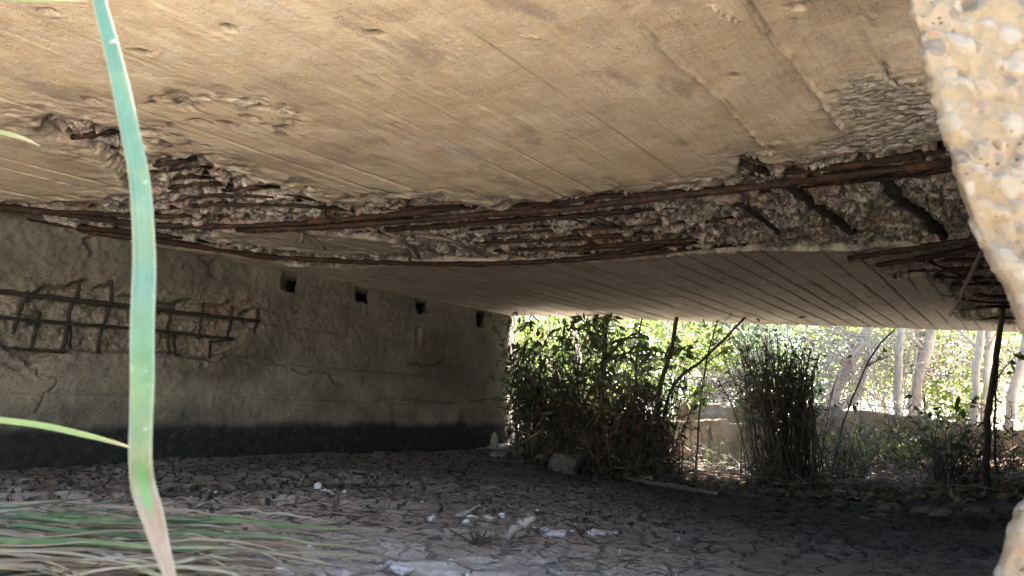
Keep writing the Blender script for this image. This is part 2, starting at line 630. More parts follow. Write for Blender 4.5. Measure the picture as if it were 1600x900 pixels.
M['stem'] = stem_mat("brown_stem", (0.035, 0.026, 0.019), (0.095, 0.072, 0.054))
M['bark_pale'] = stem_mat("pale_bark", (0.22, 0.18, 0.145), (0.40, 0.34, 0.28))
M['bark_dark'] = stem_mat("dark_bark", (0.028, 0.022, 0.018), (0.075, 0.06, 0.048))
M['drywood'] = stem_mat("weathered_wood", (0.10, 0.08, 0.062), (0.25, 0.21, 0.172))

k = NT("pale_rubble", 0.9)
c = k.ramp(k.noise(30, 8, 0.7), [(0.34, (0.18, 0.17, 0.16)), (0.5, (0.36, 0.345, 0.33)), (0.68, (0.54, 0.53, 0.51))])
k.color(k.mix(0.6, c, k.ramp(k.obj_random(), [(0, (0.45, 0.43, 0.42)), (0.6, (0.85, 0.83, 0.8)), (1, (1, 1, 1))]), 'MULTIPLY'))
k.bump(k.noise(70, 6, 0.7), 0.8, 0.005)
M['rubble'] = k.m
k = NT("grey_mud_lump", 0.95)
k.color(k.ramp(k.noise(24, 8, 0.7), [(0.3, (0.15, 0.14, 0.13)), (0.7, (0.31, 0.29, 0.275))]))
k.bump(k.noise(60, 7, 0.75), 1.0, 0.006)
M['lump'] = k.m


k = NT("dark_stone", 0.95)
k.color(k.ramp(k.noise(24, 8, 0.7), [(0.3, (0.06, 0.05, 0.042)), (0.7, (0.16, 0.135, 0.115))]))
k.bump(k.noise(60, 7, 0.75), 1.0, 0.006)
M['darkstone'] = k.m


def blade_mat(name, stops, trans, tf=0.35, speck=None):
    k = NT(name, 0.45 if speck else 0.75)
    k.bsdf.inputs["Specular IOR Level"].default_value = 0.4
    c = k.ramp(k.attr("along"), stops)
    c = k.mix(0.5, c, k.ramp(k.noise(45, 6, 0.7), [(0.35, 0.6), (0.7, 1.0)]), 'MULTIPLY')
    cb = k.n("ShaderNodeCombineXYZ")
    k.link(k.math('MULTIPLY', k.attr("across"), 9.0), cb.inputs[0])
    k.link(k.math('MULTIPLY', k.attr("along"), 2.5), cb.inputs[1])
    vn = k.noise(1.6, 4, 0.7, cb.outputs[0])
    c = k.mix(0.9, c, k.ramp(vn, [(0.36, 0.5), (0.62, 1.0)]), 'MULTIPLY')
    c = k.mix(k.ramp(k.noise(16, 5, 0.65), [(0.5, 0.0), (0.68, 0.45)]), c, (0.16, 0.19, 0.07))
    if speck:
        bs = k.noise(28, 5, 0.7)
        late = k.ramp(k.attr("along"), [(0.661, 0.0), (0.815, 0.8)])
        c = k.mix(k.math('MULTIPLY', k.ramp(bs, [(0.58, 0.0), (0.66, 1.0)]), late), c, (0.14, 0.085, 0.05))
        gpz = k.math('MULTIPLY', k.ramp(k.attr("along"), [(0.8152, 0.0), (0.8275, 1.0), (0.8491, 1.0), (0.8614, 0.0)]), k.ramp(k.math('ABSOLUTE', k.attr("across")), [(0.15, 1.0), (0.5, 0.0)]))
        c = k.mix(gpz, c, (0.06, 0.17, 0.05))
        c = k.mix(k.ramp(k.math('ABSOLUTE', k.attr("across")), [(0.82, 0.0), (0.96, 0.55)]), c, (0.30, 0.33, 0.24))
        c = k.mix(k.ramp(k.noise(75, 5, 0.7), [(0.62, 0.0), (0.72, 0.7)]), c, speck)
    k.color(c)
    k.translucent(k.mix(0.5, c, trans), tf)
    return k.m


# ------------------------------------------------------------------ the creek bed
CTRL = [  # px, py, depth
    (0, 735, 3.72), (200, 718, 4.23), (480, 707, 5.26), (700, 707, 6.3), (800, 702, 7.0),
    (450, 758, 3.2), (330, 765, 2.9), (100, 768, 2.7), (0, 800, 1.75), (200, 830, 1.4), (400, 900, 1.12),
    (800, 900, 1.3), (800, 800, 2.3), (600, 800, 2.1), (560, 745, 3.7), (800, 760, 3.6), (1000, 780, 3.6), (1000, 850, 2.0),
    (1250, 900, 1.6), (1250, 820, 3.2), (1500, 900, 1.6), (1500, 825, 3.4), (1550, 790, 5.6),
    (1230, 772, 7.0), (950, 745, 6.5), (1100, 765, 6.2), (1400, 785, 6.2),
    (1110, 745, 8.8), (1300, 726, 9.6), (1450, 724, 9.6), (1600, 738, 9.2), (900, 700, 9.0),
    (700, 690, 9.0), (1110, 690, 11.5), (1400, 700, 11.5), (1600, 715, 11.5), (1900, 720, 11.0)]
cp = [tuple(at_y(*c)) for c in CTRL]
for x, y, z in [(-6, -2, -.3), (0, -3, -.32), (4, -3, -.35), (-1.5, 0, -.24), (0, 0, -.28), (1, 0, -.32), (-4, 2, -.2), (-7, 4, -.1), (-3.6, 4.6, -.2),
                (-1.5, 9.5, -.1), (-4, 9, .2), (3, -12, -.2), (-12, -8, 0), (12, -6, 0), (12, 6, 0.2), (-10, 14, .6), (0, 15, .1), (5, 15, -.1), (10, 15, .1),
                (0, 26, 1.0), (14, 26, 1.0), (-20, 20, 1.5), (24, 10, 1.5), (6, -26, .4), (-24, -10, .6), (26, -14, .8)]:
    cp.append((x, y, z))
cp = np.array(cp)
_n = len(cp)
_D = np.hypot(cp[:, None, 0] - cp[None, :, 0], cp[:, None, 1] - cp[None, :, 1])
_A = np.zeros((_n + 3, _n + 3))
_A[:_n, :_n] = np.sqrt(_D ** 2 + 0.04)
_A[:_n, _n:] = np.stack([np.ones(_n), cp[:, 0], cp[:, 1]], -1)
_A[_n:, :_n] = _A[:_n, _n:].T
_w = np.linalg.solve(_A, np.concatenate([cp[:, 2], [0, 0, 0]]))


def ground_base(x, y):
    x = np.asarray(x, float)
    y = np.asarray(y, float)
    z = _w[_n] + _w[_n + 1] * x + _w[_n + 2] * y
    for i in range(_n):
        z = z + _w[i] * np.sqrt((x - cp[i, 0]) ** 2 + (y - cp[i, 1]) ** 2 + 0.04)
    r = np.hypot(x, y)
    t = sstep(24, 45, r)
    return z * (1 - t) + t * (0.8 + (r - 24) * 0.01)


def ground_detail(x, y):
    """height, crack, dry, damp"""
    u = x * UD[0] + y * UD[1]
    v = x * VD[0] + y * VD[1]
    us = u - SK * v
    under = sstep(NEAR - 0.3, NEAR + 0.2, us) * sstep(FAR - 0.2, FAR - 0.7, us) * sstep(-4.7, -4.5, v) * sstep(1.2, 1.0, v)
    r = np.hypot(x, y)
    wx = x + 0.05 * fbm(x * 7, y * 7, 3, 5)
    wy = y + 0.05 * fbm(x * 7, y * 7, 3, 6)
    f1, f2, cid = worley(wx / 0.125, wy / 0.125, 3)
    e = (f2 - f1)
    f1b, f2b, cidb = worley(wx / 0.052 + 3, wy / 0.052, 4)
    eb = f2b - f1b
    k1 = fbm(x * 1.7, y * 1.7, 3, 21)
    cr = sstep(0.17, 0.06, e + 0.09 * fbm(x * 30, y * 30, 3, 22)) * sstep(-0.3, 0.0, k1 + 0.2)
    cr2 = sstep(0.17, 0.05, eb + 0.08 * fbm(x * 40, y * 40, 3, 23)) * sstep(0.0, 0.35, fbm(x * 2.3, y * 2.3, 3, 31) + 0.1)
    crack = np.maximum(cr, cr2 * 0.8) * under
    h = 0.012 * fbm(x * 3, y * 3, 4, 41) + 0.007 * fbm(x * 16, y * 16, 4, 42)
    h += under * (1 - 0.8 * sstep(2.4, 1.6, r)) * (0.006 * (cid - 0.5) * sstep(0.0, 0.06, e) + 0.004 * (cidb - 0.5) * sstep(0.0, 0.08, eb) + 0.004 * fbm(x * 45, y * 45, 4, 43))
    h -= crack * 0.022 * (1 - 0.85 * sstep(2.6, 1.7, r))
    # lumpy broken mud near the left wall
    lump = sstep(0.1, 0.5, fbm(x * 1.3 + 4, y * 1.3, 2, 51) + 0.35) * sstep(-0.2, -1.0, x) * sstep(4.6, 3.6, r) * under
    h += lump * (0.030 * fbm(x * 7, y * 7, 4, 52) + 0.02 * (worley(x / 0.16, y / 0.16, 53)[2] - 0.5))
    # dry, littered ground outside
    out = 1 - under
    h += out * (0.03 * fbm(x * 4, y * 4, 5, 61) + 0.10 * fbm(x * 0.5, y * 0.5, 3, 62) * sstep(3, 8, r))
    damp_shade_c = under * np.maximum(sstep(-0.45, 0.25, fbm(x * 0.9, y * 0.9, 4, 71) + 0.55 * sstep(1.9, 3.2, r) + 0.75 * sstep(-0.2, 0.9, x) - 0.2),
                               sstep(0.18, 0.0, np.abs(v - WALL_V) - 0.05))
    # the little wet channel
    ch = np.array([at_y(*c)[:2] for c in [(220, 765, 2.8), (330, 768, 2.85), (450, 762, 3.15), (560, 758, 3.4), (680, 762, 3.5)]])
    dc = seg_dist(x, y, ch)
    c2 = sstep(0.30, 0.08, dc + 0.06 * fbm(x * 5, y * 5, 3, 81))
    h -= 0.025 * c2 * under
    damp_shade_c = damp_shade_c * (0.42 + 0.58 * sstep(0.0, 1.1, x))  # right side darkened: the abutment's shade painted in over real wetness
    damp_shade_c = np.maximum(damp_shade_c, c2 * 0.8)
    # pale silt near the camera, with sky light painted into its tone
    skylit_silt = sstep(2.5, 1.5, r + 0.7 * np.clip(x - 0.1, 0, 2) + 0.5 * fbm(x * 2, y * 2, 3, 91))
    damp_shade_c = damp_shade_c * (1 - 0.75 * skylit_silt)
    h += skylit_silt * under * 0.0045 * fbm(x * 34, y * 34, 4, 92)
    return h, crack * (1 - 0.6 * skylit_silt), out, damp_shade_c, skylit_silt * under


def ground_z(x, y):
    x = np.atleast_1d(np.asarray(x, float))
    y = np.atleast_1d(np.asarray(y, float))
    return ground_base(x, y) + ground_detail(x, y)[0]


def gz(x, y):
    return float(ground_z([x], [y])[0])


def axis_ground():
    az_f = np.linspace(R(-40), R(40), 470)
    az_c = np.linspace(R(40), R(320), 90)[1:-1]
    az = np.concatenate([az_f, az_c])
    rr = [0.12]
    while rr[-1] < 400:
        r = rr[-1]
        st = 0.0036 if 1.0 < r < 9 else (0.008 if 9 <= r < 14 else 0.03)
        rr.append(r * (1 + st))
    return az, np.array(rr)


az, rr = axis_ground()
RRg, AZg = np.meshgrid(rr, az, indexing='ij')
gx = RRg * np.sin(AZg)
gy = RRg * np.cos(AZg)
gh, gcr, gdry, gdamp_shade, gbl = ground_detail(gx, gy)
gzv = ground_base(gx, gy) + gh
GV = np.stack([gx, gy, gzv], -1).reshape(-1, 3)
nr_, nc_ = gx.shape
GV = np.concatenate([GV, [[0, 0, gzv[0].mean()]]])
fan = np.stack([np.full(nc_, nr_ * nc_), (np.arange(nc_) + 1) % nc_, np.arange(nc_)], -1)
me = mesh_from("creek_bed", GV, [grid_faces(nr_, nc_, wrap=True, flip=True), fan])
attr(me, "crack", np.append(gcr.ravel(), 0))
attr(me, "dry", np.append(gdry.ravel(), 0))
attr(me, "damp_shade", np.append(gdamp_shade.ravel(), 0))
attr(me, "skylit_silt", np.append(gbl.ravel(), 0))
tag(put("creek_bed", me, M['mud']), kind='structure')

# ------------------------------------------------------------------ bridge deck
BRZ = math.atan2(UD[1], UD[0])


def loc(u, v, z):
    """bridge frame: x along the abutments, y to the left"""
    return np.stack([u, -np.asarray(v), z], -1)


def loc_pt(p):
    a = uv(p)
    return np.array([a[0], -a[1], p[2]])


deck = tag(empty("bridge_deck", (0, 0, 0), BRZ), "low concrete bridge deck overhead with board marks and a long spalled strip of rusty bars", "bridge deck")

usr = [NEAR]
while usr[-1] < FAR:
    dd = 1.3 + 0.75 * (usr[-1] - NEAR)
    usr.append(usr[-1] + 0.0033 * dd + 0.0022)
usr[-1] = FAR
usr = np.array(usr)
vv = np.linspace(WALL_V - 0.25, RIGHT_V + 0.25, 720)
US, Vg = np.meshgrid(usr, vv, indexing='ij')
# ragged far and near edges
US = US - sstep(FAR - 0.6, FAR, US) * (0.05 + 0.06 * fbm(Vg * 5, Vg * 0, 4, 3)) + sstep(NEAR + 0.3, NEAR, US) * 0.03 * fbm(Vg * 5, Vg * 0, 4, 4)
Ug = US + SK * Vg

SP_MAIN = soffit_uv([(-160, 318), (0, 320), (60, 317), (150, 313), (206, 302), (186, 264), (150, 242), (100, 224), (68, 208), (52, 188), (80, 178), (130, 190), (200, 205),
                     (238, 240), (330, 250), (380, 282), (440, 288), (500, 316), (560, 320), (640, 310), (720, 316), (770, 324), (800, 309), (870, 316), (905, 318),
                     (930, 300), (1010, 298), (1090, 284), (1140, 279), (1153, 262), (1150, 248), (1176, 239), (1202, 258), (1260, 246), (1330, 242), (1400, 234),
                     (1470, 222), (1484, 200), (1500, 150), (1640, 120), (1660, 300), (1640, 368), (1560, 368), (1450, 381), (1330, 391), (1150, 392), (1050, 399), (960, 407),
                     (800, 412), (640, 411), (600, 415), (520, 420), (450, 414), (400, 406), (250, 384), (0, 348), (-160, 330)])
SP_ISLE = soffit_uv([(330, 363), (430, 361), (500, 367), (560, 371), (620, 380), (642, 391), (610, 399), (500, 395), (420, 387), (330, 373)])
SP_RIGHT = soffit_uv([(1385, 414), (1398, 438), (1440, 431), (1482, 448), (1490, 470), (1500, 498), (1560, 506), (1660, 510), (1680, 340), (1560, 366), (1450, 396)])
SP_SMALL = [soffit_uv(q) for q in [[(300, 150), (340, 138), (350, 152), (320, 160)], [(420, 168), (445, 160), (470, 178), (450, 184)], [(350, 158), (400, 150), (425, 165), (380, 168)],
                                   [(118, 150), (160, 155), (140, 165)], [(1238, 12), (1270, 8), (1262, 18), (1240, 20)], [(1240, 32), (1258, 30), (1250, 37)],
                                   [(48, 12), (75, 14), (85, 28), (60, 22)], [(820, 50), (850, 62), (835, 70)], [(330, 285), (385, 280), (400, 296), (360, 292)],
                                   [(1345, 20), (1362, 24), (1368, 44), (1350, 40)], [(1372, 68), (1390, 85), (1412, 140), (1398, 132)]]]
jx = Ug + 0.035 * fbm(Ug * 9, Vg * 9, 4, 101) + 0.012 * fbm(Ug * 40, Vg * 40, 3, 102)
jy = Vg + 0.035 * fbm(Ug * 9, Vg * 9, 4, 103) + 0.012 * fbm(Ug * 40, Vg * 40, 3, 104)
sd = poly_sd(jx, jy, SP_MAIN)
sd_i = poly_sd(jx, jy, SP_ISLE)
sd = np.minimum(sd, -sd_i)
sd_r = poly_sd(jx, jy, SP_RIGHT)
sp = np.maximum(sstep(-0.004, 0.028, sd), 0.9 * sstep(-0.004, 0.03, sd_r))
depth = 0.040 * sp
rough = sp.copy()
for q in SP_SMALL:
    s2 = poly_sd(jx, jy, q)
    m2 = sstep(-0.004, 0.012, s2)
    depth = np.maximum(depth, 0.009 * m2)
    rough = np.maximum(rough, 0.5 * m2)
# worn, pebbly zone at the right and along the spalled lip
worn_poly = soffit_uv([(1330, 110), (1420, 120), (1500, 100), (1640, 90), (1560, 250), (1330, 240), (1290, 215)])
hol = poly_sd(jx, jy, soffit_uv([(50, 188), (80, 176), (112, 190), (112, 214), (178, 220), (204, 250), (206, 290), (188, 268), (150, 244), (100, 226), (66, 210)]))
wp2 = poly_sd(jx, jy, soffit_uv([(225, 140), (300, 128), (420, 150), (500, 190), (470, 215), (350, 200), (250, 235), (215, 200)]))
wp3 = poly_sd(jx, jy, soffit_uv([(250, 240), (340, 250), (600, 300), (900, 300), (1140, 270), (1140, 285), (900, 325), (560, 325), (380, 290)]))
pitty = np.maximum(sstep(-0.08, 0.08, wp2) * 0.9, sstep(-0.08, 0.05, wp3) * 0.7) * (1 - sp)
pitn = fbm(Ug * 17, Vg * 17, 4, 121)
pit_m = pitty * sstep(0.22, 0.34, pitn)
worn = sstep(-0.12, 0.10, poly_sd(jx, jy, worn_poly) + 0.08 * fbm(Ug * 6, Vg * 6, 3, 111)) * (1 - sp)
lipz = sstep(-0.22, -0.02, sd + 0.07 * fbm(Ug * 7, Vg * 7, 4, 112)) * (1 - sp)
stone_f1, stone_f2, stone_id = worley(Ug / 0.036 + 0.4 * fbm(Ug * 20, Vg * 20, 2, 7), Vg / 0.036, 8)
sb = np.sqrt(np.clip(0.20 - stone_f1 ** 2, 0, 1)) / 0.447
agg = 0.007 * sb * (stone_id > 0.25) + 0.012 * fbm(Ug * 26, Vg * 26, 4, 9)
chunk = worley(Ug / 0.17 + 0.5 * fbm(Ug * 5, Vg * 5, 3, 12), Vg / 0.09, 13)
dz = depth + rough * (0.030 * fbm(Ug * 5, Vg * 11, 4, 10) + 0.030 * (chunk[2] - 0.5) - agg)
lay_ = fbm(Ug * 3.2, Vg * 8, 4, 64) * 2.2
dz += rough * 0.026 * (sstep(0.0, 0.10, lay_ - np.floor(lay_) - 0.45) - 0.5)
dz = np.where(rough > 0.01, np.maximum(dz, -0.004), dz)
dz += 0.060 * sstep(-0.03, 0.12, hol) + pit_m * 0.010 + pitty * 0.004 * fbm(Ug * 9, Vg * 9, 3, 122)
dz += 0.65 * worn * (0.006 * fbm(Ug * 18, Vg * 18, 4, 14) - 0.007 * sb * (stone_id > 0.5) + 0.007 * sb * (stone_id < 0.2))
dz += lipz * (0.007 * fbm(Ug * 22, Vg * 22, 4, 15) + 0.006 * sstep(0.15, 0.4, fbm(Ug * 14, Vg * 14, 3, 16)))
intact = (1 - np.clip(rough + worn * 0.8, 0, 1))
# board marks run along the abutments
bw = 0.155
edges = np.cumsum(np.concatenate([[-4.5], bw * (0.75 + 0.5 * np.array([hsh(np.array([i]), np.array([3]), 5)[0] for i in range(40)]))]))
bi = np.searchsorted(edges, Vg.ravel()).reshape(Vg.shape)
dedge = np.min(np.abs(Vg[..., None] + 0.006 * fbm(Ug * 1.5, Ug * 0 + 3, 3, 17)[..., None] - edges[None, None, :]), axis=-1)
wline = 0.004 + 0.0015 * np.maximum(0, (US - 3))
farw = sstep(3.2, 4.6, US)
presence = sstep(-0.15, 0.3, fbm(Ug * 1.2, bi * 3.7, 3, 18) - 0.28 + 0.5 * farw) * (0.45 + 0.55 * farw)
line = sstep(wline * 1.6, wline * 0.3, dedge) * presence * intact
dz += line * 0.008
dz += intact * (0.0045 * (hsh(bi.astype(float), bi * 0.0, 19) - 0.5) + 0.004 * fbm(Ug * 3, Vg * 3, 4, 20) + 0.0016 * fbm(Ug * 4, Vg * 90, 3, 22))
# fins of grout left between boards
fin = np.zeros_like(dz)
finline = np.zeros_like(dz)
for pts, wd in [([(955, -20), (1010, 50), (1065, 100), (1140, 165), (1205, 240)], 0.010), ([(1155, -20), (1190, 40), (1240, 95), (1290, 165), (1322, 205)], 0.011),
                ([(1115, 8), (1150, 30)], 0.005)]:
    q = soffit_uv(pts)
    wd = wd * 0.72
    d = seg_dist(Ug + 0.006 * fbm(Ug * 14, Vg * 14, 3, 23), Vg + 0.006 * fbm(Ug * 14, Vg * 14, 3, 24), q)
    finline = np.maximum(finline, sstep(wd * 2.0, wd * 1.1, d) * sstep(-0.3, 0.2, fbm(Ug * 8, Vg * 8, 3, 26)))
    fin = np.maximum(fin, sstep(wd, wd * 0.15, d) * (0.85 + 0.7 * fbm(Ug * 16, Vg * 16, 3, 25)))
fin = np.clip(fin, 0, 1) * (1 - sp)
dz -= fin * 0.021
# empty slots where ties have rusted away
slot = np.zeros_like(dz)
for pts, wd in [([(1160, 252), (1195, 268)], 0.02), ([(1355, 255), (1375, 262)], 0.03), ([(1463, 250), (1485, 200)], 0.014)]:
    wd = wd * 1.35
    d = seg_dist(Ug + 0.25 * (jx - Ug), Vg + 0.25 * (jy - Vg), soffit_uv(pts, 1.03))
    slot = np.maximum(slot, sstep(wd, wd * 0.4, d))
dz += slot * 0.12
BARS = [  # long bars across the span
    ([(-120, 312), (0, 324), (120, 336), (240, 351), (350, 354), (440, 350), (560, 341), (660, 331), (745, 321)], 0.016, 0.010),
    ([(330, 358), (430, 358), (520, 353), (640, 345), (760, 335), (880, 327), (1010, 311), (1200, 290), (1350, 271), (1440, 259), (1510, 247)], 0.0165, -0.004),
    ([(505, 362), (650, 356), (800, 345), (930, 335), (1075, 320)], 0.013, 0.008),
    ([(690, 376), (800, 376), (960, 368), (1080, 357)], 0.011, 0.018),
    ([(735, 392), (850, 388), (960, 382), (1060, 375), (1100, 366)], 0.010, 0.02),
    ([(-120, 334), (0, 346), (130, 362), (250, 376), (400, 399), (520, 408), (640, 411), (800, 411), (900, 405), (1000, 396), (1165, 379)], 0.017, 0.002),
    ([(-120, 330), (0, 338), (110, 353), (250, 368), (330, 376)], 0.013, 0.012),
    ([(1175, 272), (1300, 262), (1400, 247), (1505, 231)], 0.013, 0.012),
    ([(-100, 305), (40, 326), (150, 334), (250, 338), (330, 333)], 0.010, 0.016),
    ([(780, 322), (870, 318), (930, 308), (1040, 303), (1140, 291)], 0.012, 0.016),
    ([(95, 217), (140, 211), (192, 204)], 0.010, 0.014),
    ([(160, 233), (215, 224)], 0.009, 0.014),
    ([(228, 259), (270, 254), (318, 246)], 0.010, 0.012),
    ([(262, 276), (328, 268)], 0.008, 0.014),
    ([(228, 300), (290, 290), (330, 287), (385, 292)], 0.009, 0.012),
    ([(330, 300), (380, 294), (440, 292)], 0.009, 0.014),
    ([(1326, 404), (1440, 386), (1500, 377), (1610, 360)], 0.017, -0.016),
    ([(1371, 414), (1480, 396), (1560, 382), (1640, 372)], 0.016, -0.012),
    ([(1385, 424), (1500, 420), (1640, 412)], 0.013, 0.008),
    ([(1440, 446), (1520, 444), (1640, 440)], 0.014, 0.008),
    ([(1505, 458), (1560, 463), (1650, 462)], 0.015, 0.006),
    ([(1486, 491), (1540, 480), (1650, 480)], 0.016, -0.004),
    ([(1508, 501), (1560, 497), (1650, 497)], 0.015, 0.0),
    ([(1400, 408), (1520, 405), (1640, 395)], 0.012, 0.012)]
for _base, _cnt in ((1, 3), (0, 2), (2, 2), (3, 2), (4, 3), (5, 3), (8, 2)):
    for _q in range(_cnt):
        _p = BARS[_base][0]
        _i0 = int(rng.integers(0, max(1, len(_p) - 3)))
        _pp = _p[_i0:_i0 + int(rng.integers(3, 6))]
        _dy, _sl = rng.uniform(-11, 13), rng.uniform(-8, 8)
        _sg = [(x + rng.uniform(-25, 25), y + _dy + _sl * k / len(_pp) + rng.uniform(-1.5, 1.5)) for k, (x, y) in enumerate(_pp)]
        BARS.append((_sg, rng.uniform(0.005, 0.009), rng.uniform(0.006, 0.022)))
BARS += [([(240, 283), (300, 276), (345, 279)], 0.007, 0.014), ([(240, 312), (330, 306), (430, 308), (500, 318)], 0.008, 0.014), ([(245, 325), (340, 320), (470, 322), (560, 330)], 0.008, 0.012), ([(250, 268), (300, 262), (335, 262)], 0.006, 0.014), ([(410, 298), (470, 308), (520, 318)], 0.006, 0.014), ([(560, 330), (680, 322), (760, 328)], 0.007, 0.016),
         ([(1150, 250), (1176, 262), (1200, 268)], 0.012, 0.0), ([(1085, 356), (1110, 345), (1160, 338)], 0.007, 0.012), ([(930, 338), (960, 352), (985, 366)], 0.006, 0.008),
         ([(860, 330), (905, 345), (935, 352)], 0.006, 0.008), ([(560, 352), (600, 366), (640, 376)], 0.006, 0.006), ([(1430, 400), (1500, 430), (1560, 452)], 0.008, 0.002),
         ([(1395, 428), (1500, 434), (1640, 430)], 0.011, 0.010), ([(1420, 452), (1540, 472), (1640, 470)], 0.010, 0.010)]
groove = np.zeros_like(dz)
rusty_b = np.zeros_like(dz)
for _p, _r, _z in BARS:
    _q = soffit_uv([pt for pt in _p], 1.0)
    _d = seg_dist(Ug + 0.004 * fbm(Ug * 14, Vg * 14, 3, 61), Vg + 0.004 * fbm(Ug * 14, Vg * 14, 3, 62), _q)
    rusty_b = np.maximum(rusty_b, sstep(0.075, 0.0, _d + 0.03 * fbm(Ug * 12, Vg * 5, 3, 66)))
    groove = np.maximum(groove, sstep(_r * 2.6, _r * 1.0, _d + 0.006 * fbm(Ug * 30, Vg * 12, 3, 63)))
dz += groove * 0.040 * sstep(-0.10, 0.02, np.maximum(sd, sd_r))
rim = sstep(-0.07, -0.008, np.maximum(sd, -9)) * sstep(0.02, -0.004, sd) * sstep(0.25, 0.6, vnoise(Ug * 6, Vg * 6, 26))
dz -= rim * 0.004 * (1 + fbm(Ug * 30, Vg * 30, 3, 27))
# small pop-outs
pf1, pf2, pid = worley(Ug / 0.13, Vg / 0.13, 28)
pop = sstep(0.16, 0.06, pf1 + 0.08 * fbm(Ug * 40, Vg * 40, 3, 29)) * (pid > 0.965) * intact
dz += pop * 0.010
rusty = sp * sstep(0.15, 0.5, fbm(Ug * 4, Vg * 4, 4, 30)) * 0.4
rusty = np.maximum(rusty, 0.35 * lipz * sstep(0.2, 0.5, fbm(Ug * 9, Vg * 9, 3, 33)))
rusty = np.maximum(rusty, 0.6 * rusty_b * sstep(-0.1, 0.35, fbm(Ug * 7, Vg * 4, 4, 67)) * (0.5 + 0.5 * sp))
Zg = 1.0 + dz
V3 = loc(Ug, Vg, Zg)
skirt0 = V3[:1].copy()
skirt0[..., 2] = 1.2
skirt1 = V3[-1:].copy()
skirt1[..., 2] = 1.2
V3 = np.concatenate([skirt0, V3, skirt1])


def padrows(a):
    return np.concatenate([a[:1], a, a[-1:]])


me = mesh_from("soffit", V3.reshape(-1, 3), [grid_faces(V3.shape[0], V3.shape[1])])
attr(me, "spall", padrows(np.clip(rough + 0.85 * worn + 0.35 * lipz + 0.7 * pit_m, 0, 1)))
attr(me, "crack", padrows(np.clip(line * 0.55 + 0.5 * finline * (1 - fin) * intact + pop * 0.7 + slot * 1.3 + 0.45 * groove * sstep(0, 0.02, np.maximum(sd, sd_r)), 0, 1)))  # shade in slots and bar grooves painted dark along with cracks
attr(me, "pale", padrows(np.clip(rim * 0.6 + fin * 0.15, 0, 1)))
attr(me, "rusty", padrows(np.clip(rusty, 0, 1)))
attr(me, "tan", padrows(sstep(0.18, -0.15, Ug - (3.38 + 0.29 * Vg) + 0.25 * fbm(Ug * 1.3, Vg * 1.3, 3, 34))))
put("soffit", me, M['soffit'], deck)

mb = MB()
for (z0, z1, e0) in [(1.19, 1.52, 0.03)]:
    q = []
    for us, v in ((NEAR + e0, WALL_V - 0.7), (FAR - 0.14, WALL_V - 0.7), (FAR - 0.14, RIGHT_V + 0.7), (NEAR + e0, RIGHT_V + 0.7)):
        q.append((us + SK * v, -v))
    V = [(a, b, z0) for a, b in q] + [(a, b, z1) for a, b in q]
    mb.add(V, [(0, 1, 2, 3), (4, 7, 6, 5), (0, 4, 5, 1), (1, 5, 6, 2), (2, 6, 7, 3), (3, 7, 4, 0)])
me = mb.mesh("slab_body", False)
for nm in ("spall", "crack", "pale", "rusty"):
    attr(me, nm, np.zeros(8))
put("slab_body", me, M['soffit'], deck)


def bar_path(pts, n=60, wob=0.003):
    P = smooth_path(pts, n)
    t = np.linspace(0, 20, n)
    for k in range(3):
        P[:, k] += wob * fbm(t * 0.7 + rng.random() * 99, t * 0 + k, 3, int(rng.integers(999)))
    return P


def soffit_bar(name, px, r, zoff=0.004, mat='rust', dz=None, n=150, wob=0.004):
    P = []
    for i, (a, b) in enumerate(px):
        z = 1.0 + zoff + (dz[i] if dz else 0)
        if dz is None and zoff > -0.01 and i in (0, len(px) - 1):
            z += 0.045
        P.append(loc_pt(at_z(a, b, z)))
    P = bar_path(P, n, wob)
    rad = r * (1 + 0.5 * fbm(np.linspace(0, 22, n), np.zeros(n) + r * 999, 4, int(rng.integers(999))))
    m_ = MB()
    m_.tube(P, rad, 10, 0.30)
    return m_.build(name, M[mat], deck)


for px, r, zo in BARS:
    soffit_bar("reinforcing_bar", px, r, zo)
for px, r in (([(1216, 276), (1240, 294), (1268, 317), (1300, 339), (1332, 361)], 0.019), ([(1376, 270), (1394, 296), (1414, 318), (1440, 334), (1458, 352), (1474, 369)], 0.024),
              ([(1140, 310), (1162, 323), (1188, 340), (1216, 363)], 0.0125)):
    soffit_bar("dark_diagonal_bar", px, r, 0.010, 'rust_dark', [0.03] + [0.0] * (len(px) - 2) + [0.02], 60, 0.008)  # solid near-black bars standing for dark diagonal ties and hollows
soffit_bar("hanging_tie", [(1546, 366), (1528, 405), (1512, 438), (1498, 470), (1484, 493)], 0.014, 0.0, 'tie', [0.0, -0.03, -0.05, -0.055, -0.05], 40)
for px, dzs, r in [([(458, 356), (480, 370), (500, 382), (507, 389)], [0.01, -0.02, -0.04, -0.045], 0.009), ([(470, 360), (472, 369), (471, 378)], [0.0, -0.03, -0.05], 0.010),
                   ([(600, 363), (622, 372), (645, 388), (656, 403)], [0.01, -0.02, -0.03, -0.02], 0.0095), ([(610, 385), (630, 386), (639, 396), (641, 409)], [0.01, -0.02, -0.03, -0.01], 0.0095),
                   ([(650, 368), (700, 375), (730, 386), (762, 402)], [0.01, -0.02, -0.025, -0.01], 0.0095), ([(490, 384), (500, 386), (504, 389)], [-0.03, -0.03, -0.04], 0.01)]:
    soffit_bar("bent_tie", px, r, 0.0, 'tie', dzs, 30, 0.002)

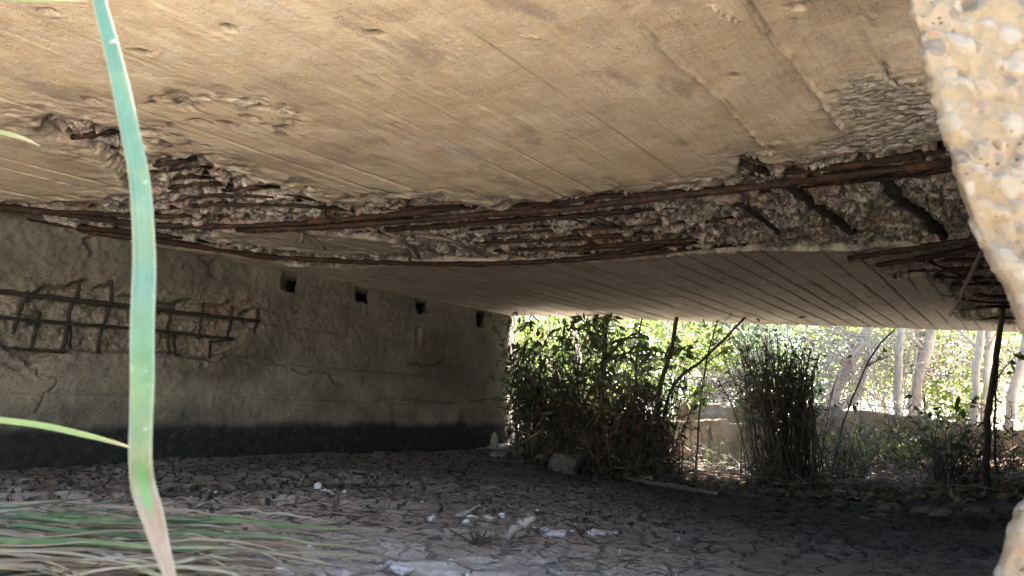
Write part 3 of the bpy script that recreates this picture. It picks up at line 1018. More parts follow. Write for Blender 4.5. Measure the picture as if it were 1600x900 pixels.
# ------------------------------------------------------------------ abutment walls
def wall_sheet(v_front, u0, u1, du, z0, z1, dzs, seed, full):
    s = np.arange(u0, u1 + du, du)
    z = np.arange(z0, z1 + dzs, dzs)
    S, Zz = np.meshgrid(s, z, indexing='ij')
    jx = S + 0.03 * fbm(S * 10, Zz * 10, 4, seed) + 0.008 * fbm(S * 45, Zz * 45, 3, seed + 1)
    jz = Zz + 0.03 * fbm(S * 10, Zz * 10, 4, seed + 2) + 0.008 * fbm(S * 45, Zz * 45, 3, seed + 3)
    rec = np.zeros_like(S)
    spl = np.zeros_like(S)
    crk = np.zeros_like(S)
    pock = np.zeros_like(S)
    if full:
        hole = wall_sz([(-160, 462), (-60, 447), (0, 448), (40, 455), (90, 440), (180, 438), (200, 455), (270, 468), (330, 468), (380, 476), (406, 481), (414, 500), (402, 513), (376, 521),
                        (362, 536), (340, 554), (320, 563), (280, 556), (200, 553), (140, 549), (92, 552), (50, 573), (20, 561), (4, 546), (-10, 520), (-100, 520)])
        sdh = poly_sd(jx, jz, hole)
        spl = sstep(-0.006, 0.03, sdh)
        lip = sstep(-0.10, 0.0, sdh + 0.05 * fbm(S * 8, Zz * 8, 3, seed + 5)) * (1 - spl)
        f1, f2, cid = worley(S / 0.06 + 0.4 * fbm(S * 9, Zz * 9, 3, 2), Zz / 0.06, seed + 4)
        rec += spl * (0.085 + 0.02 * fbm(S * 8, Zz * 8, 4, seed + 6) - 0.022 * (1 - np.clip(f1, 0, 1)) * (cid > 0.3) + 0.02 * (cid - .5))
        rec += lip * 0.012 * (0.6 + fbm(S * 25, Zz * 25, 3, seed + 7))
        spl = np.clip(spl + lip * 0.5, 0, 1)
        # beam pockets under the deck
        for (x0, y0, x1, y1) in [(443, 416, 462, 452), (560, 443, 576, 472), (654, 459, 669, 487), (746, 485, 760, 509)]:
            q = wall_sz([(x0, y0), (x1, y0 + 3), (x1, y1), (x0, y1)])
            q = np.array([(q[0][0], 1.05), (q[1][0], 1.05), (q[2][0], q[2][1]), (q[3][0], q[3][1])])
            m = sstep(-0.008, 0.008, poly_sd(S + 0.022 * fbm(S * 9, Zz * 9, 3, seed + 8), Zz + 0.03 * fbm(S * 12, Zz * 12, 3, seed + 9), q))
            pock = np.maximum(pock, m)
            rec = np.maximum(rec, 0.60 * m)
        for q, dp in [([(318, 404), (340, 408), (346, 425), (342, 440), (334, 430), (330, 412)], 0.03), ([(650, 512), (659, 510), (658, 535), (652, 541)], 0.04),
                      ([(135, 372), (150, 372), (150, 402), (142, 402)], 0.03), ([(512, 590), (526, 584), (540, 600), (530, 606)], 0.014)]:
            m = sstep(-0.012, 0.012, poly_sd(jx, jz, wall_sz(q)))
            rec = np.maximum(rec, dp * m)
        for pts, w_ in [([(690, 515), (698, 540), (692, 560), (682, 573), (664, 570), (640, 566)], 0.010), ([(516, 586), (530, 604), (541, 634)], 0.012),
                        ([(560, 640), (600, 622), (640, 624), (690, 630), (740, 626), (800, 624)], 0.007), ([(636, 570), (634, 622)], 0.006),
                        ([(410, 485), (440, 490), (470, 486)], 0.006), ([(340, 552), (420, 558), (470, 580), (520, 586)], 0.006), ([(0, 572), (60, 580), (90, 600), (60, 640)], 0.005),
                        ([(350, 560), (380, 552), (440, 568)], 0.006), ([(440, 452), (446, 480), (442, 500)], 0.007), ([(570, 590), (565, 610)], 0.005)]:
            d = seg_dist(jx, jz, wall_sz(pts))
            m = sstep(w_, w_ * 0.3, d) * sstep(-0.5, -0.1, fbm(S * 5, Zz * 5, 2, seed + 12))
            crk = np.maximum(crk, m)
        rec += crk * 0.02
    upper = sstep(0.30, 0.55, Zz + 0.12 * fbm(S * 1.5, Zz * 1.5, 3, seed + 10) + 0.10 * sstep(4.4, 2.6, S))
    # casting lifts
    for zl in (0.62, 0.36, 0.13):
        rec += 0.004 * sstep(-0.006, 0.006, Zz - zl - 0.01 * fbm(S * 2, S * 0, 3, seed + 11))
        ln = sstep(0.008, 0.002, np.abs(Zz - zl - 0.01 * fbm(S * 2, S * 0, 3, seed + 11))) * sstep(-0.2, 0.2, fbm(S * 1.5, S * 0 + zl * 9, 3, seed + 13))
        rec += 0.006 * ln
        crk = np.maximum(crk, 0.5 * ln)
    f1s, _, cids = worley(S / 0.022, Zz / 0.022, seed + 14)
    rec += (0.25 + 0.75 * upper) * (0.006 * fbm(S * 20, Zz * 20, 4, seed + 15) + 0.012 * fbm(S * 4, Zz * 4, 4, seed + 16) - 0.0035 * (1 - np.clip(f1s, 0, 1)) * (cids > 0.4))
    rec += 0.006 * fbm(S * 30, Zz * 30, 4, seed + 18) * sstep(4.8, 3.0, S)
    wet = sstep(0.035, -0.045, Zz + 0.04 * fbm(S * 2.2, Zz * 3, 5, seed + 17) + 0.014 * fbm(S * 18, Zz * 9, 4, seed + 19) + 0.03)
    wet = np.clip(wet + 0.35 * sstep(0.3, 0.6, fbm(S * 7, Zz * 2.5, 4, seed + 20)) * sstep(0.16, 0.0, Zz), 0, 1)
    pale = 0.16 * sstep(0.42, 0.12, Zz + 0.1 * fbm(S * 1.2, Zz * 2, 3, seed + 22)) * (1 - wet) * (0.8 + fbm(S * 6, Zz * 6, 3, seed + 21))
    S = S + 0.95 * 0.60 * pock
    return S, Zz, rec, spl, crk, wet, pale


left_wall = tag(empty("abutment_wall", (0, 0, 0), BRZ), "long grey concrete abutment wall with rusty bars exposed in a broken hollow", "wall")
S, Zz, rec, spl, crk, wet, pale = wall_sheet(WALL_V, -3.4, 6.0, 0.0085, -0.7, 1.06, 0.0075, 200, True)
V3 = loc(S, np.full_like(S, WALL_V) - rec, Zz)
end = V3[-1:].copy()
end[..., 1] += 1.0
st = V3[:1].copy()
st[..., 1] += 1.0
V3 = np.concatenate([st, V3, end])
me = mesh_from("wall_face", V3.reshape(-1, 3), [grid_faces(V3.shape[0], V3.shape[1], flip=False)])
attr(me, "spall", padrows(spl * 0.85))
attr(me, "crack", padrows(crk * 0.8))
attr(me, "wet", padrows(wet))
attr(me, "pale", padrows(pale))
attr(me, "rusty", padrows(spl * 0.18 * sstep(0.1, 0.5, fbm(S * 4, Zz * 4, 3, 77))))
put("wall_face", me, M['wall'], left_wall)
mb = MB()
mb.box((-3.38, -WALL_V + 0.95, -0.9), (5.97, -WALL_V + 1.3, 1.17))
me = mb.mesh("wall_core", False)
for nm in ("spall", "crack", "pale", "rusty", "wet"):
    attr(me, nm, np.zeros(8))
put("wall_core", me, M['wall'], left_wall)


def wall_bar(px, r, off=0.02, n=40):
    P = []
    for a, b in px:
        w = at_wall(a, b, WALL_V - off)
        P.append(loc_pt(w))
    P = bar_path(P, n, 0.006)
    m_ = MB()
    m_.tube(P, r * (1 + 0.25 * fbm(np.linspace(0, 9, n), np.zeros(n), 3, int(rng.integers(999)))), 8, 0.15)
    m_.build("reinforcing_bar", M['rust_dark'], left_wall)


for px, r, off in [([(-160, 440), (0, 456), (100, 467), (200, 478), (300, 490), (405, 501)], 0.012, 0.004), ([(-160, 482), (20, 497), (100, 505), (210, 513), (300, 523), (362, 530)], 0.009, 0.006),
                   ([(8, 543), (60, 548), (104, 550)], 0.008, 0.01), ([(43, 452), (40, 468), (30, 490), (20, 522)], 0.010, 0.018), ([(60, 485), (55, 515), (49, 546)], 0.010, 0.02),
                   ([(124, 442), (120, 465), (110, 482), (104, 520), (97, 552)], 0.011, 0.016), ([(174, 438), (174, 470), (168, 490), (157, 520), (152, 553)], 0.010, 0.016),
                   ([(108, 490), (111, 520), (110, 545)], 0.007, 0.03), ([(273, 468), (268, 490), (262, 515), (264, 555)], 0.010, 0.016), ([(319, 474), (314, 500), (310, 530)], 0.009, 0.016),
                   ([(363, 478), (360, 505), (354, 530)], 0.011, 0.016), ([(403, 480), (402, 500), (396, 520)], 0.010, 0.016), ([(329, 533), (327, 562)], 0.008, 0.02), ([(272, 520), (274, 556)], 0.007, 0.03),
                   ([(245, 470), (240, 510), (236, 552)], 0.009, 0.018), ([(326, 536), (362, 531)], 0.006, 0.012)]:
    wall_bar(px, r, off)

right_wall = tag(empty("abutment_wall", (0, 0, 0), BRZ), "plain concrete abutment wall closing the dark right side under the deck", "wall")
S, Zz, rec, spl, crk, wet, pale = wall_sheet(RIGHT_V, 2.1, 11.0, 0.03, -1.1, 1.06, 0.03, 300, False)
V3 = loc(S, RIGHT_V + rec, Zz)
e2 = V3[:1].copy()
e2[..., 1] -= 0.45
V3 = np.concatenate([e2, V3])
me = mesh_from("wall_face", V3.reshape(-1, 3), [grid_faces(V3.shape[0], V3.shape[1], flip=True)])
for nm in ("spall", "rusty"):
    attr(me, nm, np.zeros(V3.shape[0] * V3.shape[1]))
attr(me, "crack", np.concatenate([crk[:1], crk]) * 0.8)
attr(me, "wet", np.concatenate([wet[:1], wet]))
attr(me, "pale", np.concatenate([pale[:1], pale]))
put("wall_face", me, M['wall'], right_wall)
mb = MB()
mb.box((2.13, -RIGHT_V - 0.6, -1.2), (10.97, -RIGHT_V - 0.1, 1.17))
me = mb.mesh("wall_core", False)
for nm in ("spall", "crack", "pale", "rusty", "wet"):
    attr(me, nm, np.zeros(8))
put("wall_core", me, M['wall'], right_wall)

# broken wing wall beside the camera
DW = 0.74
edge_px = [(1392, -1000), (1398, -600), (1405, -260), (1418, -80), (1426, 0), (1440, 45), (1452, 90), (1468, 130), (1478, 165), (1490, 215), (1503, 268), (1522, 320), (1540, 360), (1566, 405), (1588, 450), (1606, 490),  # top added above the view to keep sun off the near ground
           (1645, 560), (1668, 640), (1665, 710), (1640, 765), (1605, 808), (1590, 860), (1574, 905), (1560, 980), (1550, 1100)]
EP = np.array([at_y(a + 26, b, DW) for a, b in edge_px])
zs = np.concatenate([np.linspace(EP[0, 2], EP[2, 2], 60)[:-1], np.linspace(EP[2, 2], EP[-1, 2], 330)])
ex = np.interp(zs, EP[::-1, 2], EP[::-1, 0])
per = []
for t in np.linspace(0, 1, 26)[:-1]:                  # inner face, going back
    per.append((0.03 + 0.52 * (1 - t), 0.55 * (1 - t) + 0.03))
for t in np.linspace(0, 1, 9)[:-1]:                   # rounded arris
    a = t * math.pi / 2
    per.append((0.03 - 0.03 * math.sin(a), 0.03 - 0.03 * math.sin(a) * 0 - 0.03 * (1 - math.cos(a))))
for t in np.linspace(0, 1, 150):
    per.append((0.0 + 0.42 * t, 0.0 - 0.05 * t))
per.append((0.65, 0.1))
per.append((0.85, 0.6))
per.append((0.55, 0.58))
per = np.array(per)
a0 = np.concatenate([[0], np.cumsum(np.linalg.norm(np.diff(per, axis=0), axis=1))])
ZZ, AA = np.meshgrid(zs, a0, indexing='ij')
n1 = fbm(ZZ * 9, AA * 9, 4, 401)
f1, f2, cid = worley(ZZ / 0.017 + 0.3 * fbm(ZZ * 20, AA * 20, 2, 4), AA / 0.017, 402)
f1b, f2b, cidb = worley(ZZ / 0.013, AA / 0.013, 403)
f1c, f2c, cidc = worley(ZZ / 0.034 + 0.3 * fbm(ZZ * 15, AA * 15, 2, 14), AA / 0.034, 404)
st1 = np.sqrt(np.clip(0.15 - f1 ** 2, 0, 1)) / 0.387 * (cid > 0.45)
st2 = np.sqrt(np.clip(0.13 - f1c ** 2, 0, 1)) / 0.36 * (cidc > 0.55)
lt_ = fbm(ZZ * 11, AA * 11, 4, 411) * 3
disp = 0.003 * sstep(0.0, 0.25, lt_ - np.floor(lt_) - 0.4) + 0.010 * n1 + 0.007 * fbm(ZZ * 26, AA * 26, 5, 405) + 0.003 * st1 + 0.005 * st2 - 0.005 * sstep(0.25, 0.5, fbm(ZZ * 14, AA * 14, 4, 407)) - 0.006 * np.sqrt(np.clip(0.12 - f1 ** 2, 0, 1)) / 0.35 * (cid < 0.10)
st_m = np.maximum(sstep(0.05, 0.35, st1), sstep(0.05, 0.3, st2))
st_id = np.where(st2 > 0.05, hsh(np.floor(cidc * 9973), np.floor(cidc * 77), 3), hsh(np.floor(cid * 9973), np.floor(cid * 77), 4))
tx = np.gradient(per[:, 0], a0)
ty = np.gradient(per[:, 1], a0)
X = ex[:, None] + per[None, :, 0] - ty[None, :] * 0 + disp * (-np.abs(ty))[None, :] - disp * 0.6 * (np.abs(ty) < 0.4)[None, :] * (a0[None, :] < 0.75)
Y = DW + 0.03 + per[None, :, 1] + 0 * ZZ - disp * np.abs(tx)[None, :]
me = mesh_from("wing_wall", np.stack([X, Y, ZZ], -1).reshape(-1, 3), [grid_faces(*ZZ.shape)])
attr(me, "spall", np.zeros(ZZ.size))
attr(me, "stone", st_m * 0.75)
attr(me, "sid", st_id)
for nm in ("crack", "rusty"):
    attr(me, nm, np.zeros(ZZ.size))
attr(me, "pale", 0.0 * np.ones(ZZ.size))
wing = put("wing_wall", me, M['block'])
tag(wing, "rough pebbly pale concrete wall end leaning in beside the camera", "wall")

# ------------------------------------------------------------------ reed blades
def blade(name, px, width_px, depth, mat, fold=0.25, thick=0.0006, label=None, cat="reed leaf", n=70, base_down=None, group=None, twist=0.0):
    P = np.array([at_y(a, b, d) for (a, b), d in zip(px, depth if hasattr(depth, '__len__') else [depth] * len(px))])
    dd = np.linalg.norm(P, axis=1)
    W = np.array(width_px) * P[:, 1] / F * 0.5
    Ps = smooth_path(P, n)
    s0 = np.concatenate([[0], np.cumsum(np.linalg.norm(np.diff(P, axis=0), axis=1))])
    s1 = np.concatenate([[0], np.cumsum(np.linalg.norm(np.diff(Ps, axis=0), axis=1))])
    Ws = np.interp(s1 / s1[-1], s0 / s0[-1], W)
    return strip(name, Ps, Ws, np.array([0, -1.0, 0]), mat, fold, thick, label, cat, group, twist)


def strip(name, P, W, facing, mat, fold, thick, label, cat, group=None, twist=0.0, roll=0.0):
    n = len(P)
    T = np.gradient(P, axis=0)
    T /= np.linalg.norm(T, axis=1)[:, None]
    Sd = np.cross(T, facing)
    Sd /= np.linalg.norm(Sd, axis=1)[:, None]
    Nn = np.cross(Sd, T)
    if twist or roll:
        a = np.linspace(-twist, twist, n)[:, None] + roll
        Sd, Nn = Sd * np.cos(a) + Nn * np.sin(a), Nn * np.cos(a) - Sd * np.sin(a)
    prof = [(-1, 0), (-0.55, -0.5), (-0.1, -0.95), (0, -0.8), (0.1, -0.95), (0.55, -0.5), (1, 0)]
    top = [P + Sd * (W * a)[:, None] + Nn * (W * fold * b)[:, None] for a, b in prof]
    bot = [q - Nn * thick for q in top[::-1]]
    ring = np.stack(top + bot, 1)
    m = ring.shape[1]
    me = mesh_from(name, ring.reshape(-1, 3), [grid_faces(n, m, wrap=True)])
    attr(me, "along", np.repeat(np.linspace(0, 1, n), m))
    ac = [a for a, b in prof]
    attr(me, "across", np.tile(np.array(ac + ac[::-1]), n))
    attr(me, "rnd", np.zeros(n * m))
    return tag(put(name, me, mat), label, cat, group)


M['reed'] = blade_mat("big_reed_leaf", [(0.3840, (0.072, 0.176, 0.128)), (0.5996, (0.095, 0.203, 0.140)), (0.6920, (0.089, 0.188, 0.134)), (0.7536, (0.079, 0.183, 0.073)), (0.8152, (0.116, 0.173, 0.078)), (0.8429, (0.174, 0.168, 0.134)),
                                        (0.8706, (0.237, 0.183, 0.140)), (0.9138, (0.274, 0.208, 0.162)), (1.0000, (0.374, 0.279, 0.204))], (0.2, 0.36, 0.2), 0.25, (0.34, 0.46, 0.38))
big_px = [(60, -620), (118, -380), (140, -220), (148, -120), (153, -40), (155, 0), (170, 60), (187, 130), (202, 200), (216, 270), (222, 330), (225, 400), (224, 450), (222, 520), (222, 600), (220, 660), (219, 715), (224, 762), (236, 800), (250, 850), (265, 900), (285, 970), (330, 1110)]
big_w = [2, 9, 13, 16, 19, 22, 25, 28, 30, 32, 34, 36, 37, 37, 36, 34, 34, 36, 34, 26, 17, 14, 12]
blade("reed_leaf", big_px, big_w, [0.60, 0.57] + [0.56] * 9 + [0.57] * 6 + [0.58] * 6, M['reed'], 0.22, 0.0007,
      "large out of focus green reed leaf standing upright with a dry tan foot", "reed leaf", n=200, twist=0.12)
mb = MB()
c0 = at_y(175, 66, 0.553)
mb.tube([c0 + np.array([-0.002, 0, 0]), c0 + np.array([0.002, 0.0, 0.0005]), c0 + np.array([0.004, 0, 0.0])], [0.0009, 0.0016, 0.0008], 6)
M['snail'] = M['lump']
mb.build("bud", M['lump'], [o for o in scene.objects if o.name.startswith("reed_leaf")][0])
M['reed2'] = blade_mat("thin_reed_leaf", [(0, (0.12, 0.30, 0.09)), (0.7, (0.20, 0.31, 0.11)), (0.93, (0.22, 0.27, 0.11)), (1, (0.4, 0.3, 0.2))], (0.3, 0.45, 0.1), 0.3)
blade("reed_leaf", [(-330, 1040), (-340, 860), (-280, 700), (-160, 640), (-20, 654), (60, 664), (130, 679), (180, 692), (206, 700)], [7, 9, 10, 10, 9, 9, 8, 5, 2], 0.82, M['reed2'], 0.3, 0.0006,
      "thin pale green reed leaf reaching in level from the left edge", "reed leaf")
blade("reed_leaf", [(-400, 1000), (-420, 640), (-330, 300), (-220, 185), (-140, 170), (-30, 200), (20, 211), (45, 219), (62, 228)], [8, 10, 11, 10, 9, 9, 8, 5, 1], 0.9, M['reed2'], 0.3, 0.0006,
      "short green reed tip in front of the soffit at the left edge", "reed leaf")
blade("reed_leaf", [(-500, 1000), (-520, 500), (-400, 120), (-260, 0), (-120, -18), (-30, -6), (40, -1), (100, 0), (140, 2)], [8, 10, 11, 10, 9, 9, 8, 6, 1], 0.9, M['reed2'], 0.3, 0.0006,
      "dark green reed tip grazing the top left corner of the view", "reed leaf")

def on_ground(px, py, iters=40):
    d = ray(px, py)
    t = np.linspace(0.7, 14, 1400) / d[1]
    P = d[None, :] * t[:, None]
    h = P[:, 2] - ground_base(P[:, 0], P[:, 1])
    i = int(np.argmax(h < 0)) if (h < 0).any() else len(h) - 1
    return P[i]


# fallen reed leaves lying on the mud at the lower left
DRY = [blade_mat("dry_reed_leaf", [(0, (0.20, 0.145, 0.09)), (0.5, (0.28, 0.215, 0.14)), (1, (0.21, 0.145, 0.09))], (0.4, 0.3, 0.15), 0.15),
       blade_mat("brown_reed_leaf", [(0, (0.12, 0.085, 0.06)), (0.5, (0.18, 0.13, 0.09)), (1, (0.13, 0.085, 0.055))], (0.3, 0.2, 0.1), 0.12),
       blade_mat("pale_reed_leaf", [(0, (0.25, 0.205, 0.14)), (0.5, (0.31, 0.26, 0.185)), (1, (0.23, 0.18, 0.12))], (0.4, 0.35, 0.2), 0.15)]
GRN = [blade_mat("fallen_green_leaf", [(0, (0.05, 0.095, 0.03)), (0.6, (0.06, 0.105, 0.035)), (0.85, (0.15, 0.17, 0.07)), (1, (0.30, 0.23, 0.13))], (0.1, 0.2, 0.05), 0.12),
       blade_mat("fallen_dark_leaf", [(0, (0.03, 0.062, 0.025)), (0.7, (0.045, 0.08, 0.032)), (1, (0.16, 0.15, 0.08))], (0.08, 0.16, 0.05), 0.12)]
lay = np.zeros(1)


def lay_leaf(x, y, ang, L, w, mat, lift, label, group, curve=0.0, arch=0.0):
    n = 36
    t = np.linspace(-0.5, 0.5, n)
    a = ang + curve * t + (rng.normal(0, 0.35) * (t > rng.uniform(-0.3, 0.4)) if rng.random() < 0.4 else 0)
    dx = np.cumsum(np.cos(a)) * L / n
    dy = np.cumsum(np.sin(a)) * L / n
    X = x + dx - dx[n // 2]
    Y = y + dy - dy[n // 2]
    Zb = ground_base(X, Y) + 0.016
    Zb = np.convolve(np.pad(Zb, 6, mode='edge'), np.ones(13) / 13, mode='valid')
    Z = Zb + lift + w * 0.3 + arch * np.clip(np.sin((t + 0.5) * math.pi * 1.0), 0, 1) + 0.006 * fbm(t * 6 + x * 9, t * 0 + y * 7, 2, 5)
    W = w * 0.5 * np.clip(np.minimum(1, (0.5 - t) * 2.2), 0.06, 1) * np.clip((t + 0.5) * 12 + 0.5, 0, 1)
    return strip("fallen_reed_leaf", np.stack([X, Y, Z], -1), W, np.array([0, 0, 1.0]), mat, 0.18, 0.0006, label, "leaf", group, 0.0, rng.uniform(-0.75, 0.2))


g1 = "dry reed leaves lying on the mud"
g2 = "green reed leaves lying on the mud"
for i in range(165):
    py = 812 + 108 * rng.random() ** 0.75
    spread = 520 - (py - 800) * 1.9
    px = rng.uniform(-140, spread)
    p = on_ground(px, py + 8)
    kk = int(rng.choice([0, 0, 1, 1, 2]))
    lay_leaf(p[0], p[1], rng.normal(0.02, 0.30), rng.uniform(0.18, 0.70), rng.uniform(0.003, 0.0095), DRY[kk], rng.uniform(0, 0.022),
             ["dry tan reed leaf lying in the tangle on the mud", "brown shrivelled reed leaf lying in the tangle on the mud", "bleached straw coloured reed leaf lying in the tangle on the mud"][kk],
             g1, rng.normal(0, 0.25), rng.choice([0, 0, 0.01]))
for i, (px, py, a, L, w) in enumerate([(60, 868, 0.03, 0.55, 0.018), (30, 846, 0.05, 0.5, 0.016), (260, 858, 0.16, 0.62, 0.014), (180, 875, 0.12, 0.7, 0.013), (330, 848, 0.18, 0.45, 0.012), (110, 848, 0.12, 0.5, 0.012),
                                       (40, 890, -0.05, 0.6, 0.016), (150, 893, 0.02, 0.7, 0.013), (420, 855, 0.02, 0.36, 0.010), (20, 822, 0.10, 0.5, 0.012), (140, 842, -0.35, 0.36, 0.012), (230, 832, 0.14, 0.35, 0.010),
                                       (-20, 862, 0.05, 0.6, 0.015), (90, 880, 0.05, 0.6, 0.012), (300, 872, 0.08, 0.55, 0.012)]):
    p = on_ground(px, py + 14)
    lay_leaf(p[0], p[1], a, L, w * 0.72, GRN[i % 2], 0.02 + 0.012 * rng.random(), ["fresh green reed leaf lying across the dry litter", "dark green reed leaf lying across the dry litter"][i % 2], g2, rng.normal(0, 0.12))

# ------------------------------------------------------------------ stones, lumps, sticks
def sphere_dirs(nu=18, nv=12):
    th = np.linspace(0, math.pi, nv)
    ph = np.linspace(0, 2 * math.pi, nu, endpoint=False)
    T, Pp = np.meshgrid(th, ph, indexing='ij')
    return np.stack([np.sin(T) * np.cos(Pp), np.sin(T) * np.sin(Pp), np.cos(T)], -1)


SD_BIG, SD_SMALL = sphere_dirs(40, 26), sphere_dirs(12, 8)


def rock_mesh(name, sx, sy, sz, seed, big=True):
    D = SD_BIG if big else SD_SMALL
    r_ = np.random.default_rng(seed)
    rad = np.ones(D.shape[:2])
    for _ in range(9):
        nrm = r_.normal(size=3)
        nrm /= np.linalg.norm(nrm)
        d = r_.uniform(0.55, 0.95)
        c = D @ nrm
        rad = np.where(c > 1e-3, np.minimum(rad, d / np.maximum(c, 1e-3)), rad)
    if big:
        rad = rad * (1 + 0.22 * fbm(D[..., 0] * 2.5 + seed, D[..., 1] * 2.5 + D[..., 2] * 2, 5, seed))
    V = D * rad[..., None] * np.array([sx, sy, sz]) * 0.5
    return mesh_from(name, V.reshape(-1, 3), [grid_faces(D.shape[0], D.shape[1], wrap=True, flip=True)], smooth=big)


def rock(px, py, wpx, hpx, mat, label, group, seed, cat="stone", name="stone", sink=0.25, big=None):
    p = on_ground(px, py + hpx * 0.4)
    s = p[1] / F
    w, h = wpx * s, hpx * s
    big = wpx > 16 if big is None else big
    if cat != "concrete lump" and py < 900 and big:
        h *= 0.75
    o = put(name, rock_mesh(name, w * 1.1, w * random.uniform(0.7, 1.1), h * 1.35, seed, big), mat)
    o.location = (p[0], p[1], gz(p[0], p[1]) + h * (0.5 - sink))
    o.rotation_euler = (random.uniform(-.2, .2), random.uniform(-.2, .2), random.uniform(0, 6))
    return tag(o, label, cat, group)


named = [
    (270, 801, 34, 20, 'rubble', "pale angular stone just right of the big reed leaf foot"),
    (515, 768, 30, 13, 'rubble', "cluster stone of white concrete beside the wet channel"),
    (497, 766, 14, 12, 'rubble', "small white stone left of the white concrete fragment by the channel"),
    (282, 770, 24, 8, 'rubble', "thin white flake on the dark mud right of the big reed leaf"),
    (430, 762, 30, 10, 'lump', "flat grey mud flake on the far bank of the channel"),
    (675, 807, 15, 9, 'rubble', "rounded white stone alone left of the short stick"),
    (38, 762, 44, 18, 'lump', "grey mud block lying beside the wall at the left edge"),
    (6, 770, 40, 24, 'lump', "dark split mud block cut by the left edge"),
    (140, 780, 90, 30, 'lump', "large layered grey mud slab behind the fallen leaves"),
    (120, 768, 60, 16, 'lump', "thin grey mud plate on top of the layered slab"),
    (20, 800, 70, 26, 'lump', "broad grey mud crust at the left edge behind the leaves"),
    (175, 796, 44, 18, 'rubble', "pale chalky lump in front of the layered mud slab"),
    (60, 822, 50, 18, 'lump', "grey mud lump half under the fallen leaves"),
    (359, 845, 34, 22, 'rubble', "white concrete lump at the right end of the green leaves"),
    (383, 843, 16, 13, 'rubble', "bluish white stone right of the concrete lump by the leaves"),
    (484, 859, 12, 11, 'rubble', "single pale stone on the cracked mud past the leaves"),
    (440, 884, 28, 14, 'rubble', "flat pale stone near the bottom left of centre"),
    (448, 897, 22, 13, 'rubble', "pale rounded stone at the bottom edge"),
    (500, 895, 20, 12, 'lump', "grey stone at the bottom edge beside the pale rounded one"),
    (628, 888, 42, 18, 'rubble', "wide bluish white lump at the bottom centre"),
    (740, 812, 30, 9, 'rubble', "white concrete flake under the short stick"),
    (765, 813, 26, 8, 'rubble', "white concrete flake right of the short stick"),
    (870, 832, 44, 12, 'rubble', "long white concrete flake right of the leaning stick"),
    (855, 826, 22, 10, 'rubble', "white chip beside the long concrete flake"),
    (935, 832, 26, 10, 'rubble', "pale chip furthest right of the white rubble"),
    (1043, 852, 9, 6, 'rubble', "lone white pebble far right on the dark cracked mud"),
    (773, 690, 14, 28, 'lump', "upright grey stone standing at the end of the abutment wall"),
    (780, 705, 40, 14, 'lump', "rubble stone at the foot of the wall end"),
]
for i, (px, py, w, h, m, lb) in enumerate(named):
    rock(px, py, w, h, M[m], lb, "stones and lumps on the mud", 10 + i)
o = rock(885, 724, 58, 36, M['darkstone'], "pointed pale broken concrete lump under the left thicket", None, 77, "concrete lump", "concrete_lump", 0.15)
for i in range(70):
    px = rng.uniform(240, 1150)
    py = 745 + 155 * rng.random() ** 0.7
    if px < 520 and py > 800 and rng.random() < 0.5:
        continue
    w = rng.uniform(2.5, 7) * (1 + max(0, py - 820) / 90)
    if px > 900 and rng.random() < 0.55:
        continue
    rock(px, py, w, w * 0.6, M['rubble'] if rng.random() < 0.35 else M['lump'], "small pebble scattered on the cracked mud", "pebbles scattered on the cracked mud", 500 + i, "pebble", "pebble", 0.2, False)


for i in range(60):
    cx_, cy_, sx_, sy_ = [(745, 810, 34, 7), (872, 831, 34, 7), (512, 769, 24, 5), (275, 802, 30, 6), (640, 886, 60, 10), (940, 833, 18, 4)][i % 6]
    w = rng.uniform(4, 13)
    rock(cx_ + rng.normal(0, sx_), min(894, cy_ + rng.normal(0, sy_)), w, w * 0.42, M['rubble'], "small white concrete chip lying in a cluster on the mud", "white concrete chips clustered on the mud", 2000 + i, "chip", "chip", 0.3, False)


def stick(name, pts, radii, mat, label, cat="stick", group=None, n=24, wob=0.01):
    P = bar_path(pts, n, wob)
    m_ = MB()
    m_.tube(P, np.interp(np.linspace(0, 1, n), np.linspace(0, 1, len(radii)), radii), 9, 0.25)
    return tag(m_.build(name, mat), label, cat, group)


def gp(px, py, lift=0.0):
    p = on_ground(px, py)
    return np.array([p[0], p[1], gz(p[0], p[1]) + lift])


a = gp(784, 846)
s = a[1] / F
stick("weathered_stick", [a, a + np.array([22 * s, 0.01, 20 * s]), a + np.array([46 * s, 0.02, 36 * s])], [0.005, 0.009, 0.011, 0.008], M['drywood'], "grey split stick leaning up from the cracked mud", n=20)
a = gp(712, 808)
s = a[1] / F
stick("weathered_stick", [a, a + np.array([36 * s, 0.03, 17 * s])], [0.009, 0.006, 0.003], M['drywood'], "short pale stick lying among white concrete flakes")
a = gp(745, 853)
for i in range(1):
    m_ = MB()
    for q in range(14):
        b = a + np.array([rng.normal(0, 0.003), rng.normal(0, 0.003), 0.0])
        m_.tube([b, b + np.array([rng.normal(0, 0.03), rng.normal(0, 0.02), rng.uniform(0.008, 0.04)])], [0.003, 0.001], 4)
    tag(m_.build("dead_grass_tuft", M['leaf_dead']), "small dead grass tuft at the foot of the leaning stick", "tuft")
for (px, py, lb) in [(468, 758, "little bare twig standing on the far channel bank"), (378, 852, "dark stub sticking up at the end of the fallen leaves")]:
    a = gp(px, py)
    s = a[1] / F
    stick("twig", [a, a + np.array([0, 0, 14 * s]), a + np.array([4 * s, 0, 32 * s])], [0.006, 0.004, 0.002], M['drywood'] if px > 400 else M['bark_dark'], lb, "twig")
